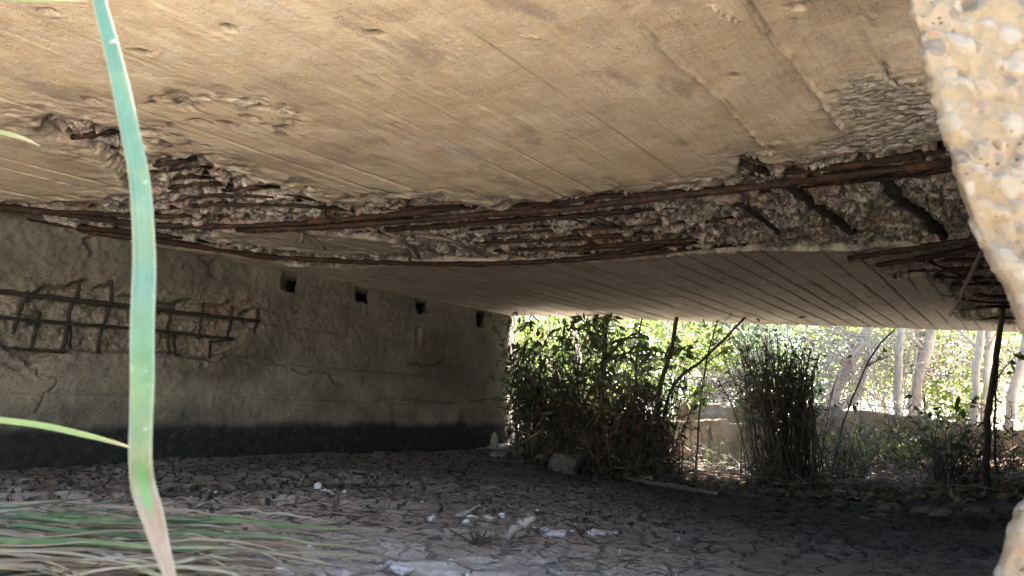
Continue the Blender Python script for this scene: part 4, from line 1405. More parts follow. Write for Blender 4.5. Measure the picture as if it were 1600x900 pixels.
for (px, py, nb, lb) in [(172, 795, 14, "wispy green grass sprout beside the layered mud slab"), (192, 812, 9, "broad bladed green seedling left of the big reed leaf foot"), (130, 850, 16, "thin pale grass sprout among the fallen leaves"),
                         (60, 885, 12, "thin grass sprout by the lower left corner"), (365, 838, 6, "tiny green sprout beside the white concrete lump"), (843, 868, 6, "tiny green sprout on the mud right of the leaning stick")]:
    a = gp(px, py)
    s = a[1] / F
    m_ = MB()
    for q in range(nb):
        L = rng.uniform(10, 26) * s * (0.5 if nb == 6 else 1)
        an = rng.uniform(0, 6.28)
        dv = np.array([math.cos(an), math.sin(an), 0]) * L * rng.uniform(0.2, 0.8)
        P = smooth_path([a, a + dv * 0.4 + np.array([0, 0, L * 0.8]), a + dv + np.array([0, 0, L])], 8)
        m_.tube(P, np.linspace(0.0016, 0.0003, 8) * (2.0 if nb == 9 else 1), 4)
    tag(m_.build("grass_sprout", M['leaf_bright']), lb, "grass sprout")

# ------------------------------------------------------------------ thickets at the far edge of the bridge
def cane_path(b, h, lean, curve, n=14):
    t = np.linspace(0, 1, n)
    x = b[0] + lean[0] * t * h + curve[0] * t ** 2 * h
    y = b[1] + lean[1] * t * h + curve[1] * t ** 2 * h
    z = b[2] + h * t - 0.08 * h * t ** 3
    P = np.stack([x, y, z], -1)
    P[:, 0] += 0.015 * fbm(t * 4 + b[0] * 37, t * 0 + b[1] * 11, 3, 3)
    P[:, 1] += 0.015 * fbm(t * 4 + b[0] * 31, t * 0 + b[1] * 17, 3, 4)
    return P


def thicket(name, c_px, half_w, half_d, n_cane, hr, n_leaf, label, cat="thicket", mats=('stem', 'leaf_dark'), dead=0, rad=(0.003, 0.008), leafL=(0.05, 0.11), low=0.35, lean=0.18, depth=None, dead_h=0.5):
    if depth is None:
        c = on_ground(*c_px)
    else:
        c = at_y(c_px[0], c_px[1], depth)
    root = tag(empty(name, (c[0], c[1], gz(c[0], c[1]))), label, cat)
    o0 = np.array(root.location)
    ms, ml, md = MB(), MB(), MB()
    LP, LD = [], []
    for i in range(n_cane):
        bx, by = c[0] + half_w * rng.normal(0, 0.55), c[1] + half_d * rng.normal(0, 0.55)
        bx = np.clip(bx, c[0] - half_w * 1.2, c[0] + half_w * 1.2)
        b = np.array([bx, by, gz(bx, by) - 0.03])
        h = rng.uniform(*hr)
        P = cane_path(b, h, rng.normal(0, lean, 2), rng.normal(0, lean, 2))
        r0 = rng.uniform(*rad)
        ms.tube(P - o0, np.linspace(r0, r0 * 0.35, len(P)), 5)
        k = max(1, int(n_leaf / n_cane))
        tt = rng.uniform(low, 1.0, k)
        idx = np.clip((tt * (len(P) - 1)).astype(int), 0, len(P) - 1)
        for q in range(2):       # side twigs
            j = rng.integers(5, len(P) - 1)
            e = P[j] + rng.normal(size=3) * np.array([0.15, 0.15, 0.10]) + np.array([0, 0, 0.08])
            ms.tube(smooth_path([P[j] - o0, (P[j] + e) / 2 - o0 + np.array([0, 0, 0.02]), e - o0], 5), np.linspace(r0 * 0.5, r0 * 0.2, 5), 4)
            LP.append(P[j] + (e - P[j]) * rng.random((max(1, k // 3), 1)))
        LP.append(P[idx] + rng.normal(0, 0.05, (k, 3)))
    LP = np.concatenate(LP)
    ml.leaves(LP - o0, rng.uniform(leafL[0], leafL[1], len(LP)), rng.uniform(0.25, 0.4, len(LP)) * leafL[1] * 0.75, droop=0.5)
    ms.build("stems", M[mats[0]], root)
    ml.build("foliage", M[mats[1]], root, smooth=False)
    if dead:
        n = dead
        Pd = np.stack([c[0] + half_w * rng.normal(0, 0.6, n), c[1] + half_d * rng.normal(0, 0.6, n), np.zeros(n)], -1)
        top_ = dead_h * (0.75 + 0.9 * fbm(Pd[:, 0] * 4, Pd[:, 1] * 2, 3, n))
        Pd[:, 2] = ground_base(Pd[:, 0], Pd[:, 1]) + top_ * np.abs(rng.normal(0, 0.52, n))
        Pd[:, 2] = np.minimum(Pd[:, 2], 0.85)
        dirs = rng.normal(size=(n, 3)) * np.array([0.5, 0.5, 1.0])
        md.leaves(Pd - o0, rng.uniform(0.08, 0.30, n), rng.uniform(0.004, 0.014, n), dirs, droop=0.8)
        md.build("dead_leaves", M['leaf_dead'], root, smooth=False)
    return root


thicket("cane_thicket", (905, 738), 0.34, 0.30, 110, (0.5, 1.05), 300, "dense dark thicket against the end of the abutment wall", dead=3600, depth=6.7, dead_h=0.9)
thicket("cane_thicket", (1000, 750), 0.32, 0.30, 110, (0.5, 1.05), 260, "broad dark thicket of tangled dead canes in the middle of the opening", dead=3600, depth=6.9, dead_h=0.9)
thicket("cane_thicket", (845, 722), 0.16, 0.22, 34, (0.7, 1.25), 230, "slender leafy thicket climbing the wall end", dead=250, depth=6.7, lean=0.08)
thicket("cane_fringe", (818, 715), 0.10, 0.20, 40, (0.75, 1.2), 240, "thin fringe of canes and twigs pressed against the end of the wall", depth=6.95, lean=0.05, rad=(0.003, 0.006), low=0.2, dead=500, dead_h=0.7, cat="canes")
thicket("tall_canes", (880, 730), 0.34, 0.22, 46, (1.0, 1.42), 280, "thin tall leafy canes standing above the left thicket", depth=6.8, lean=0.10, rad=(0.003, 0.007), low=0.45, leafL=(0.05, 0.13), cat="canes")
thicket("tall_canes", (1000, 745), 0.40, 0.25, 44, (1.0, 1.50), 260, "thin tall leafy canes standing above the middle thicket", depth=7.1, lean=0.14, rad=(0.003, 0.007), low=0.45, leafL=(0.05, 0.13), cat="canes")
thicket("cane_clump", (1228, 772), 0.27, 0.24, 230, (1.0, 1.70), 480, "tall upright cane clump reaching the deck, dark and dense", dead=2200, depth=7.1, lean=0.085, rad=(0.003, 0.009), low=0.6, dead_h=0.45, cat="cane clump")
thicket("shrub", (1500, 772), 0.24, 0.25, 60, (0.3, 0.9), 70, "low twiggy shrub in shade at the right of the opening", cat="shrub", dead=350, depth=7.0, dead_h=0.3)
thicket("shrub", (1320, 765), 0.25, 0.25, 60, (0.3, 0.8), 60, "low dark twiggy shrub right of the tall cane clump", cat="shrub", dead=400, depth=7.6, dead_h=0.3)
thicket("shrub", (1400, 740), 0.3, 0.25, 26, (0.3, 0.7), 220, "small leafy shrub growing against the low broken wall", cat="shrub", mats=('stem', 'leaf_bright'), dead=150, depth=8.7, dead_h=0.3)


def sapling(pts, r0, r1, label, bark='bark_dark', leaves=0, lmat='leaf_dark', leafL=(0.07, 0.13), name="sapling", branches=3, cat="sapling", n=26, from_t=0.3):
    P = bar_path(pts, n, 0.012)
    root = tag(empty(name, tuple(P[0])), label, cat)
    o0 = P[0].copy()
    m_ = MB()
    m_.tube(P - o0, np.linspace(r0, r1, n), 8, 0.1)
    LP = []
    for q in range(branches):
        j = int(rng.integers(int(n * from_t), n - 2))
        e = P[j] + rng.normal(size=3) * np.array([0.25, 0.25, 0.12]) + np.array([0, 0, 0.15])
        B = smooth_path([P[j], (P[j] + e) / 2 + np.array([0, 0, 0.03]), e], 7)
        m_.tube(B - o0, np.linspace(max(r1, r0 * 0.3), r1 * 0.3, 7), 5)
        LP.append(B[rng.integers(2, 7, max(1, leaves // max(1, branches)))] + rng.normal(0, 0.05, (max(1, leaves // max(1, branches)), 3)))
    m_.build("trunk", M[bark], root)
    if leaves:
        LP = np.concatenate(LP)
        l_ = MB()
        l_.leaves(LP - o0, rng.uniform(*leafL, len(LP)), rng.uniform(0.35, 0.5, len(LP)) * leafL[1], droop=0.6)
        l_.build("foliage", M[lmat], root, smooth=False)
    return root


def wp(px, py, d):
    return at_y(px, py, d)


def rooted(px, py, d):
    p = at_y(px, py, d)
    return np.array([p[0], p[1], gz(p[0], p[1]) - 0.05])


sapling([rooted(1028, 730, 7.3), wp(1030, 620, 7.3), wp(1045, 560, 7.3), wp(1057, 500, 7.3), wp(1070, 400, 7.4)], 0.028, 0.018, "thick dark leaning sapling behind the middle thicket", leaves=60)
sapling([rooted(1030, 735, 7.2), wp(1045, 615, 7.2), wp(1100, 560, 7.2), wp(1150, 512, 7.3), wp(1220, 430, 7.5)], 0.018, 0.010, "long thin branch stem leaning far right across the opening", leaves=50)
sapling([rooted(942, 730, 7.2), wp(940, 640, 7.2), wp(943, 560, 7.2), wp(948, 490, 7.2), wp(955, 400, 7.3)], 0.034, 0.02, "dark leafy upright sapling in the middle of the left thicket", leaves=130, branches=10)
sapling([rooted(915, 700, 9.3), wp(912, 620, 9.3), wp(905, 560, 9.3), wp(895, 500, 9.3), wp(890, 420, 9.3)], 0.035, 0.025, "pale thin tree trunk seen behind the left thicket", bark='bark_pale', leaves=200, lmat='leaf_bright')
sapling([rooted(985, 725, 7.4), wp(990, 640, 7.4), wp(995, 560, 7.4), wp(1003, 490, 7.4)], 0.018, 0.010, "slim dark sapling with broad leaves under the deck edge", leaves=120)
sapling([rooted(1545, 780, 6.7), wp(1541, 740, 6.7), wp(1543, 660, 6.7), wp(1552, 590, 6.7), wp(1562, 520, 6.7), wp(1572, 440, 6.8)], 0.032, 0.022, "black curved sapling standing in shade near the right edge", leaves=0, branches=1)
sapling([rooted(1560, 770, 7.2), wp(1553, 690, 7.2), wp(1556, 620, 7.2), wp(1560, 560, 7.2)], 0.013, 0.008, "thin black stem right beside the black curved sapling", leaves=14, branches=2)
sapling([rooted(1290, 755, 7.6), wp(1310, 690, 7.6), wp(1340, 600, 7.6), wp(1370, 545, 7.6), wp(1398, 515, 7.6)], 0.012, 0.008, "thin dark stem arching up to the deck from the cane clump", leaves=8, branches=2)
sapling([rooted(1180, 740, 7.6), wp(1150, 650, 7.6), wp(1120, 590, 7.6)], 0.010, 0.006, "thin dark twig leaning left from the tall cane clump", leaves=10, branches=2)
sapling([rooted(1085, 720, 7.5), wp(1095, 620, 7.5), wp(1110, 540, 7.5), wp(1125, 490, 7.5)], 0.012, 0.008, "slim leafy stem between the thicket and the cane clump", leaves=50, branches=4, lmat='leaf_bright')
for px, lb in [(1478, "short thin stem with curled leaves left of the black curved sapling"), (1462, "thin twig with one drooping leaf in front of the low wall")]:
    sapling([rooted(px, 770, 7.1), wp(px - 2, 700, 7.1), wp(px + 6, 640, 7.1)], 0.007, 0.004, lb, leaves=6, branches=3)

for (px, py, d, hw, nc, hr, nl, lb) in [(1370, 760, 8.6, 0.45, 70, (0.4, 1.0), 150, "grey twiggy shrub standing in front of the low wall right of the cane clump"),
                                        (1450, 765, 8.2, 0.40, 60, (0.4, 1.0), 140, "grey twiggy shrub in front of the low wall left of the black sapling"),
                                        (1590, 765, 8.0, 0.40, 60, (0.4, 1.0), 150, "grey twiggy shrub at the right edge below the leaning trunk"),
                                        (1120, 750, 8.9, 0.25, 26, (0.2, 0.55), 90, "small twiggy shrub on the sunlit litter left of the cane clump")]:
    thicket("twiggy_shrub", (px, py), hw, 0.25, nc, hr, nl, lb, cat="shrub", dead=260, depth=d, dead_h=0.35, lean=0.35, rad=(0.002, 0.006))

# a hanging spray of vine leaves along the deck edge at the left
m_ = MB()
root = tag(empty("hanging_vine", tuple(at_y(840, 495, 6.9))), "leafy green vine hanging from the deck edge beside the wall end", "vine")
o0 = np.array(root.location)
LP = []
for q in range(26):
    a = at_y(rng.uniform(800, 960), rng.uniform(488, 506), rng.uniform(6.6, 7.0))
    L = rng.uniform(0.1, 0.45)
    P = smooth_path([a, a + np.array([rng.normal(0, 0.03), 0, -L * 0.5]), a + np.array([rng.normal(0, 0.06), 0.0, -L])], 7)
    m_.tube(P - o0, 0.003, 4)
    LP.append(P[rng.integers(0, 7, 9)] + rng.normal(0, 0.03, (9, 3)))
m_.build("stems", M['stem'], root)
l_ = MB()
LP = np.concatenate(LP)
l_.leaves(LP - o0, rng.uniform(0.06, 0.13, len(LP)), rng.uniform(0.02, 0.045, len(LP)), droop=0.8)
l_.build("foliage", M['leaf_dark'], root, smooth=False)

# ------------------------------------------------------------------ low broken wall beyond the bridge
def block(pts_px, d0, d1, ztop0, ztop1, zbot, thick, label, name="broken_wall", seed=1):
    """wall run from px0 at depth d0 to px1 at depth d1 with its own top heights"""
    a = at_y(pts_px[0], 655, d0)
    b = at_y(pts_px[1], 655, d1)
    L = np.linalg.norm((b - a)[:2])
    n, mz = max(8, int(L / 0.03)), 26
    t = np.linspace(0, 1, n)
    prof = [(0, i / mz) for i in range(mz + 1)] + [(0.5, 1.0), (1, 1.0)] + [(1, 0.0)]
    dirv = (b - a)[:2] / L
    nv = np.array([-dirv[1], dirv[0]])
    if nv[1] < 0:
        nv = -nv
    rows = []
    for ti in t:
        zt = ztop0 + (ztop1 - ztop0) * ti + 0.05 * float(fbm(np.array([ti * L * 3]), np.array([seed * 3.3]), 4, seed)[0])
        seg_ = np.array([math.floor(ti * L * 2.3 + 0.25 * math.sin(ti * L * 9))])
        zt += 0.16 * (hsh(seg_, np.array([1]), seed)[0] - 0.6)
        off = 0.10 * (hsh(seg_, np.array([2]), seed)[0] - 0.5) + 0.05 * float(fbm(np.array([ti * L * 9]), np.array([2.0]), 3, seed + 5)[0])
        row = []
        for s_, h_ in prof:
            z = zbot + (zt - zbot) * h_
            p = a[:2] + (b - a)[:2] * ti + nv * thick * s_
            dsp = 0.05 * float(fbm(np.array([ti * L * 5]), np.array([z * 5]), 4, seed + 3)[0])
            p = p - nv * (dsp + off)
            row.append((p[0], p[1], z))
        rows.append(row)
    V = np.array(rows)
    e0, e1 = V[:1].copy(), V[-1:].copy()
    for e in (e0, e1):
        e[:, :, :2] = (e[:, :, :2].mean(axis=1, keepdims=True))
        e[:, :, 2] = e[:, :, 2].mean()
    V = np.concatenate([e0, V, e1])
    me = mesh_from(name, V.reshape(-1, 3), [grid_faces(V.shape[0], V.shape[1])])
    sz = V.shape[0] * V.shape[1]
    zz = V[..., 2].ravel()
    attr(me, "spall", np.clip(0.2 + 0.8 * fbm(V[..., 0].ravel() * 3, zz * 3, 3, seed + 9), 0, 1))
    for nm in ("crack", "rusty", "pale"):
        attr(me, nm, np.zeros(sz))
    return tag(put(name, me, M['block']), label, "wall")


block((1060, 1200), 10.2, 10.0, 0.27, 0.24, -0.42, 0.35, "upper pale concrete block of the low wall left of the cane clump", seed=5)
block((1040, 1200), 9.7, 9.5, -0.05, -0.06, -0.75, 0.4, "lower stepped concrete ledge below the pale block, left of the cane clump", seed=6)
block((1250, 1455), 10.1, 10.0, 0.16, 0.06, -0.72, 0.35, "low pale concrete wall with streaky sunlight behind the shrubs", seed=7)
block((1440, 1760), 9.9, 9.2, 0.04, -0.12, -0.8, 0.35, "low pale concrete wall running on to the right edge", seed=8)

# ------------------------------------------------------------------ debris on the far bank
stick("fallen_log", [gp(1240, 772, 0.03), gp(1300, 776, 0.04), gp(1350, 782, 0.03)], [0.03, 0.045, 0.035], M['drywood'], "grey fallen log at the edge of the cracked mud", "log")
stick("fallen_log", [gp(980, 752, 0.02), gp(1040, 762, 0.02), gp(1120, 775, 0.01)], [0.014, 0.02, 0.012], M['drywood'], "long thin pale branch lying below the middle thicket", "branch")
stick("fallen_branch", [wp(1395, 728, 7.2), wp(1420, 760, 7.0), wp(1445, 786, 6.8)], [0.022, 0.026, 0.02], M['drywood'], "tan bark strip leaning on the debris right of the cane clump", "branch")
stick("fallen_branch", [wp(1415, 780, 6.9), wp(1450, 745, 7.3), wp(1490, 715, 7.6)], [0.008, 0.008, 0.006], M['drywood'], "thin pale stick propped over the debris", "branch")
stick("fallen_branch", [wp(1290, 735, 7.9), wp(1340, 745, 7.7), wp(1360, 725, 7.8)], [0.016, 0.02, 0.01], M['bark_dark'], "dark curved branch hanging right of the cane clump", "branch")
stick("exposed_root", [wp(1540, 740, 6.7), gp(1550, 772, 0.02), gp(1588, 785, 0.0)], [0.02, 0.022, 0.012], M['stem'], "brown root spreading right from the black sapling", "root")
stick("exposed_root", [wp(1541, 745, 6.7), gp(1530, 770, 0.03), gp(1505, 788, 0.0)], [0.02, 0.03, 0.014], M['drywood'], "pale root spreading left from the black sapling", "root")
for i, (px, py, w, h) in enumerate([(1375, 800, 22, 10), (1440, 795, 34, 12), (1390, 790, 40, 16), (1310, 785, 30, 12), (1470, 800, 30, 14), (1530, 790, 40, 22), (1350, 808, 18, 9), (1295, 760, 26, 34), (1318, 764, 18, 22), (1430, 770, 40, 26)]):
    rock(px, py, w, h, M['darkstone'], ["flat dark stone at the foot of the debris bank", "rounded dark stone in the debris bank", "grey stone tipped against the debris bank"][i % 3], "stones of the debris bank", 900 + i)


for i in range(34):
    px_, d_ = rng.uniform(1060, 1620), rng.uniform(7.8, 9.6)
    p_ = at_y(px_, 700, d_)
    w_ = rng.uniform(0.08, 0.26)
    o_ = put("rubble_block", rock_mesh("rubble_block", w_, w_ * 0.8, w_ * 0.7, 1300 + i, True), M['block'] if i % 3 else M['darkstone'])
    for nm in ("spall", "crack", "rusty", "pale"):
        attr(o_.data, nm, np.zeros(len(o_.data.vertices)))
    o_.location = (p_[0], p_[1], gz(p_[0], p_[1]) + w_ * 0.2)
    o_.rotation_euler = (random.uniform(-.5, .5), random.uniform(-.5, .5), random.uniform(0, 6))
    tag(o_, ["dark rubble block tumbled below the low wall", "pale rubble block tumbled below the low wall", "pale rubble block tumbled below the low wall"][i % 3], "rubble", "rubble tumbled below the low wall")


def scatter_leaves(name, region, n, L, mat, label, hmax=0.02, flat=True):
    m2 = MB()
    px = rng.uniform(region[0], region[2], n)
    dep = rng.uniform(region[1], region[3], n)
    X = (px - 800) / F * dep / math.cos(PITCH) * 0.98
    Y = dep
    Z = ground_base(X, Y) + ground_detail(X, Y)[0] + 0.01 + hmax * rng.random(n)
    dirs = rng.normal(size=(n, 3))
    if flat:
        dirs[:, 2] *= 0.35
    m2.leaves(np.stack([X, Y, Z], -1), rng.uniform(L[0], L[1], n), rng.uniform(0.3, 0.6, n) * L[1], dirs)
    return tag(m2.build(name, mat, smooth=False), kind='stuff')


scatter_leaves("leaf_litter", (1020, 7.6, 1640, 10.2), 5200, (0.04, 0.10), M['leaf_litter'], "", 0.10)
scatter_leaves("leaf_litter", (1260, 6.0, 1640, 7.6), 1300, (0.04, 0.11), M['leaf_dead'], "", 0.05)
scatter_leaves("leaf_litter", (800, 6.2, 1260, 7.4), 900, (0.04, 0.10), M['leaf_dead'], "", 0.04)
m2 = MB()
for i in range(230):
    px_, py_ = rng.uniform(150, 1100), 760 + 140 * rng.random() ** 0.6
    p_ = at_z(px_, py_, -0.29)
    p_[2] = float(ground_base(p_[0], p_[1])) + 0.012
    a_, L_ = rng.uniform(0, 6.28), rng.uniform(0.01, 0.05)
    e_ = np.array([math.cos(a_) * L_, math.sin(a_) * L_, rng.uniform(-0.004, 0.010)])
    m2.tube([p_ - e_, p_ + np.array([0, 0, 0.003]), p_ + e_], rng.uniform(0.0006, 0.0015), 4)
tag(m2.build("fine_debris", M['stem']), kind='stuff')
# twig tangle along the bank
m2 = MB()
for i in range(420):
    px, d = rng.uniform(1030, 1640), rng.uniform(6.6, 9.4)
    p = at_y(px, 700, d)
    p[2] = float(ground_base(p[0], p[1])) + rng.uniform(0.0, 0.12)
    e = rng.normal(size=3) * np.array([0.25, 0.2, 0.10])
    m2.tube(smooth_path([p - e, p + np.array([0, 0, 0.03]), p + e], 5), rng.uniform(0.002, 0.006), 4)
tag(m2.build("twig_debris", M['drywood']), kind='stuff')

# ------------------------------------------------------------------ trees and bushes beyond
def crown_leaves(m2, c, rx, ry, rz, n, L, clumps=26):
    cc = rng.normal(size=(clumps, 3))
    cc /= np.linalg.norm(cc, axis=1)[:, None]
    cc = cc * (rng.random((clumps, 1)) ** 0.4) * np.array([rx, ry, rz])
    w = rng.integers(0, clumps, n)
    P = c + cc[w] + rng.normal(size=(n, 3)) * np.array([rx, ry, rz]) * 0.17
    m2.leaves(P, rng.uniform(L[0], L[1], n), rng.uniform(0.3, 0.5, n) * L[1], droop=0.4)


def tree(trunks, crown, lmat, bark, label, n=1800, L=(0.06, 0.13), name="tree", cat="tree"):
    """trunks: list of (points, r0, r1); crown: list of (centre, radii)"""
    o0 = np.array(trunks[0][0][0])
    root = tag(empty(name, tuple(o0)), label, cat)
    for pts, r0, r1 in trunks:
        P = bar_path(pts, 30, 0.03)
        m2 = MB()
        m2.tube(P - o0, np.linspace(r0, r1, 30), 10, 0.12)
        for q in range(5):
            j = int(rng.integers(10, 28))
            e = P[j] + rng.normal(size=3) * np.array([0.5, 0.4, 0.2]) + np.array([0, 0, 0.4])
            m2.tube(smooth_path([P[j], (P[j] + e) / 2 + np.array([0, 0, 0.06]), e], 7) - o0, np.linspace(r1 * 0.6, r1 * 0.15, 7), 6)
        m2.build("trunk", M[bark], root)
    m2 = MB()
    for c, rad in crown:
        crown_leaves(m2, np.array(c) - o0, *rad, n // len(crown), L)
    m2.build("crown", M[lmat], root, smooth=False)
    return root


tree([([rooted(1402, 660, 11.0), wp(1403, 640, 11), wp(1405, 560, 11), wp(1407, 480, 11), wp(1410, 250, 11.2)], 0.06, 0.045)], [((6.3, 11.5, 3.2), (1.2, 1.0, 1.0))],
     'leaf_bright', 'bark_pale', "straight pale tree trunk rising just behind the low wall", n=2600, L=(0.10, 0.18))
tree([([rooted(1424, 660, 11.4), wp(1430, 620, 11.4), wp(1446, 560, 11.4), wp(1455, 500, 11.4), wp(1480, 250, 11.6)], 0.085, 0.06),
      ([wp(1422, 640, 11.5), wp(1436, 580, 11.5), wp(1438, 540, 11.5), wp(1420, 480, 11.5)], 0.065, 0.04)], [((6.9, 12, 3.4), (1.4, 1.2, 1.0))],
     'leaf_bright', 'bark_pale', "thick forked pale tree leaning right behind the low wall", n=2600, L=(0.10, 0.18))
tree([([rooted(1520, 700, 9.9), wp(1522, 640, 9.9), wp(1527, 560, 9.9), wp(1530, 500, 9.9), wp(1536, 250, 10)], 0.055, 0.04)], [((6.6, 10.2, 3.2), (0.9, 0.9, 0.8))],
     'leaf_bright', 'bark_pale', "slim straight grey tree left of the black sapling", n=1500, L=(0.10, 0.18))
tree([([rooted(1534, 690, 11), wp(1537, 650, 11), wp(1545, 580, 11), wp(1548, 500, 11), wp(1556, 250, 11)], 0.06, 0.045)], [((7.6, 11.3, 3.3), (1.0, 0.9, 0.9))],
     'leaf_bright', 'bark_pale', "pale grey tree behind the slim straight one", n=1500, L=(0.10, 0.18))
tree([([rooted(1566, 720, 10), wp(1575, 660, 10), wp(1590, 590, 10), wp(1605, 530, 10), wp(1650, 300, 10)], 0.065, 0.05)], [((7.7, 10.4, 3.0), (1.1, 0.9, 0.9))],
     'leaf_bright', 'bark_pale', "leaning pinkish tree trunk at the right edge of the opening", n=1500, L=(0.10, 0.18))
tree([([rooted(1296, 650, 11.6), wp(1304, 620, 11.6), wp(1322, 575, 11.6), wp(1345, 540, 11.6), wp(1365, 490, 11.7)], 0.10, 0.06),
      ([wp(1300, 640, 11.7), wp(1338, 620, 11.7), wp(1352, 570, 11.7), wp(1366, 530, 11.7)], 0.08, 0.05)], [((5.5, 12.2, 2.6), (1.3, 1.0, 0.9))],
     'leaf_blue', 'bark_pale', "stout pale leaning tree among bare vines right of the cane clump", n=900)
tree([([rooted(1130, 640, 12.5), wp(1128, 600, 12.5), wp(1118, 560, 12.5), wp(1108, 500, 12.5)], 0.05, 0.03)], [((3.6, 12.8, 1.5), (1.0, 0.9, 0.8))],
     'leaf_blue', 'bark_pale', "thin pale tree with grey green leaves beyond the broken wall", n=2200, L=(0.06, 0.12))

tree([([(7.6, 8.2, -0.8), (7.4, 8.2, 1.0), (6.6, 8.1, 2.6), (5.2, 7.9, 3.6), (3.9, 7.6, 4.0)], 0.16, 0.06)],  # unseen tree added to shade the thickets and dapple the low wall
     [((3.9, 7.3, 3.9), (1.5, 1.1, 0.8)), ((5.6, 8.3, 4.0), (1.6, 1.3, 0.9)), ((6.8, 9.4, 3.8), (1.5, 1.2, 0.9))],
     'leaf_bright', 'bark_pale', "unseen tree added over the deck to shade the thickets", n=6600, L=(0.10, 0.19))

bush_spec = [  # centre px, py, depth, radii, leaf material, count, label
    (860, 560, 10.0, (0.7, 0.6, 0.8), 'leaf_bright', 1700, "yellow green sunlit bush behind the wall end"),
    (960, 540, 10.6, (0.9, 0.7, 0.9), 'leaf_bright', 1900, "bright yellow green bush behind the middle of the thicket"),
    (1060, 550, 11.2, (0.8, 0.7, 0.8), 'leaf_bright', 1500, "bright bush behind the leaning dark sapling"),
    (1150, 560, 13.5, (1.2, 0.8, 1.0), 'leaf_blue', 1700, "hazy blue green bush beyond the pale block"),
    (1240, 590, 12.5, (1.0, 0.7, 0.7), 'leaf_blue', 1200, "grey green bush behind the tall cane clump"),
    (1380, 560, 13.2, (1.0, 0.8, 0.9), 'leaf_bright', 1300, "mid green bush between the pale trunks"),
    (1490, 560, 12.6, (1.0, 0.8, 1.1), 'leaf_bright', 1700, "sunny green bush right of the forked pale tree"),
    (1590, 580, 12.6, (1.0, 0.8, 1.1), 'leaf_bright', 1500, "light green bush at the far right behind the trunks"),
    (1480, 620, 11.2, (0.5, 0.4, 0.4), 'leaf_bright', 500, "small low bush on top of the low wall"),
    (900, 640, 9.4, (0.6, 0.5, 0.5), 'leaf_bright', 900, "low sunlit bush glimpsed through the left thicket"),
    (1010, 640, 10.6, (0.8, 0.5, 0.4), 'leaf_bright', 800, "low sunlit bush glimpsed through the middle thicket"),
]
for px, py, d, rad, lm, n, lb in bush_spec:
    c = at_y(px, py, d)
    base = np.array([c[0], c[1], gz(c[0], c[1])])
    root = tag(empty("bush", tuple(base)), lb, "bush")
    m2 = MB()
    m2.tube([(0, 0, -0.1), (0, 0, 0.15)], 0.04, 6)
    for q in range(16):
        e = c - base + rng.normal(size=3) * np.array(rad) * 0.7
        m2.tube(smooth_path([np.array([rng.normal(0, .03), rng.normal(0, .03), -0.05]), e * 0.5 + rng.normal(0, 0.08, 3), e], 9), np.linspace(0.016, 0.004, 9), 5)
    m2.build("stems", M['bark_pale'], root)
    l_ = MB()
    crown_leaves(l_, c - base, *rad, n, (0.05, 0.12))
    l_.build("foliage", M[lm], root, smooth=False)

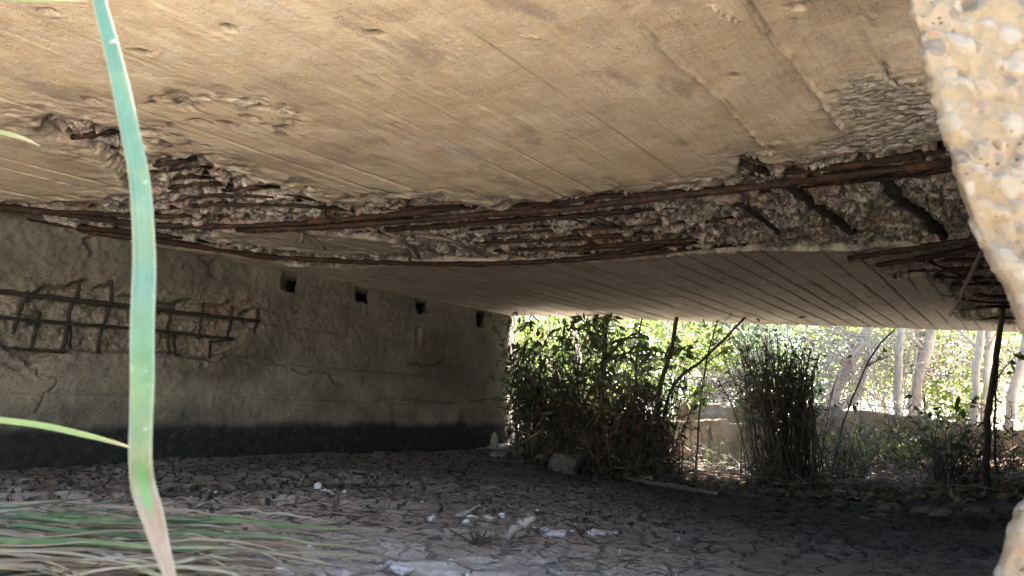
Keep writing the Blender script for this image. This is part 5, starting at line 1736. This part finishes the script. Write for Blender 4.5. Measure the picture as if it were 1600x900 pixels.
# bare tangled vines left of the pale trunks
m2 = MB()
c = at_y(1335, 560, 11.2)
base = np.array([c[0], c[1], gz(c[0], c[1])])
root = tag(empty("tangled_vine", tuple(base)), "pale bare vine tangle hanging around the stout leaning tree", "vine")
for q in range(170):
    p = c - base + rng.normal(size=3) * np.array([0.45, 0.3, 0.42])
    e = rng.normal(size=3) * np.array([0.3, 0.2, 0.28])
    m2.tube(smooth_path([p - e, p + rng.normal(0, 0.08, 3), p + e], 7), rng.uniform(0.004, 0.011), 4)
m2.build("stems", M['bark_pale'], root)
for _k, (px_, py_, d_, nn, lb_) in enumerate([(1440, 560, 12.0, 150, "thin grey branch tangle between the pale trunks behind the low wall"), (1545, 570, 11.6, 150, "thin grey branch tangle behind the black sapling at the right edge"),
                                         (1200, 570, 11.6, 110, "fine grey branches tangled behind the tall cane clump")]):
    m2 = MB()
    c = at_y(px_, py_, d_)
    base = np.array([c[0], c[1], gz(c[0], c[1])])
    root = tag(empty("branch_tangle", tuple(base)), lb_, "branches")
    for q in range(nn):
        p = c - base + rng.normal(size=3) * np.array([0.55, 0.4, 0.5])
        e = rng.normal(size=3) * np.array([0.3, 0.25, 0.4])
        m2.tube(smooth_path([p - e, p + rng.normal(0, 0.07, 3), p + e], 7), rng.uniform(0.003, 0.009), 4)
    m2.build("stems", M['bark_pale'], root)
    l_ = MB()
    crown_leaves(l_, c - base, 0.7, 0.5, 0.6, 380, (0.05, 0.11))
    l_.build("foliage", M['leaf_dark'], root, smooth=False)
c = at_y(1130, 605, 10.6)
base = np.array([c[0], c[1], gz(c[0], c[1])])
root = tag(empty("tangled_vine", tuple(base)), "bleached heap of dry stems on top of the pale concrete block", "dry stems")
m2 = MB()
for q in range(130):
    p = c - base + rng.normal(size=3) * np.array([0.30, 0.15, 0.10])
    e = rng.normal(size=3) * np.array([0.2, 0.12, 0.08])
    m2.tube(smooth_path([p - e, p + rng.normal(0, 0.05, 3), p + e], 6), rng.uniform(0.004, 0.008), 4)
m2.build("stems", M['drywood'], root)

# a rail beyond the trees
mb = MB()
a, b = at_y(1435, 586, 12.2), at_y(1700, 592, 12.2)
root = tag(empty("pipe_rail", tuple(a)), "thin dark horizontal rail between the trunks at the right", "rail")
mb.tube(np.linspace(a, b, 6) - a, 0.022, 8)
mb.build("rail", M['bark_dark'], root)
for f in (0.02, 0.97):
    p = a + (b - a) * f
    mb = MB()
    mb.tube(np.array([p, [p[0], p[1], gz(p[0], p[1]) - 0.1]]) - a, 0.025, 8)
    mb.build("post", M['bark_dark'], root)

# far wood that reads as one mass
m2 = MB()
for i in range(60):
    x = rng.uniform(-10, 26)
    y = rng.uniform(17, 26)
    crown_leaves(m2, np.array([x, y, gz(x, y) + rng.uniform(0.3, 3.4)]), rng.uniform(1, 1.9), 1.0, rng.uniform(0.8, 1.6), 800, (0.12, 0.26), 20)
tag(m2.build("far_foliage", M['leaf_bright'], smooth=False), kind='stuff')
print("verts ground", len(GV), "soffit", V3.shape)
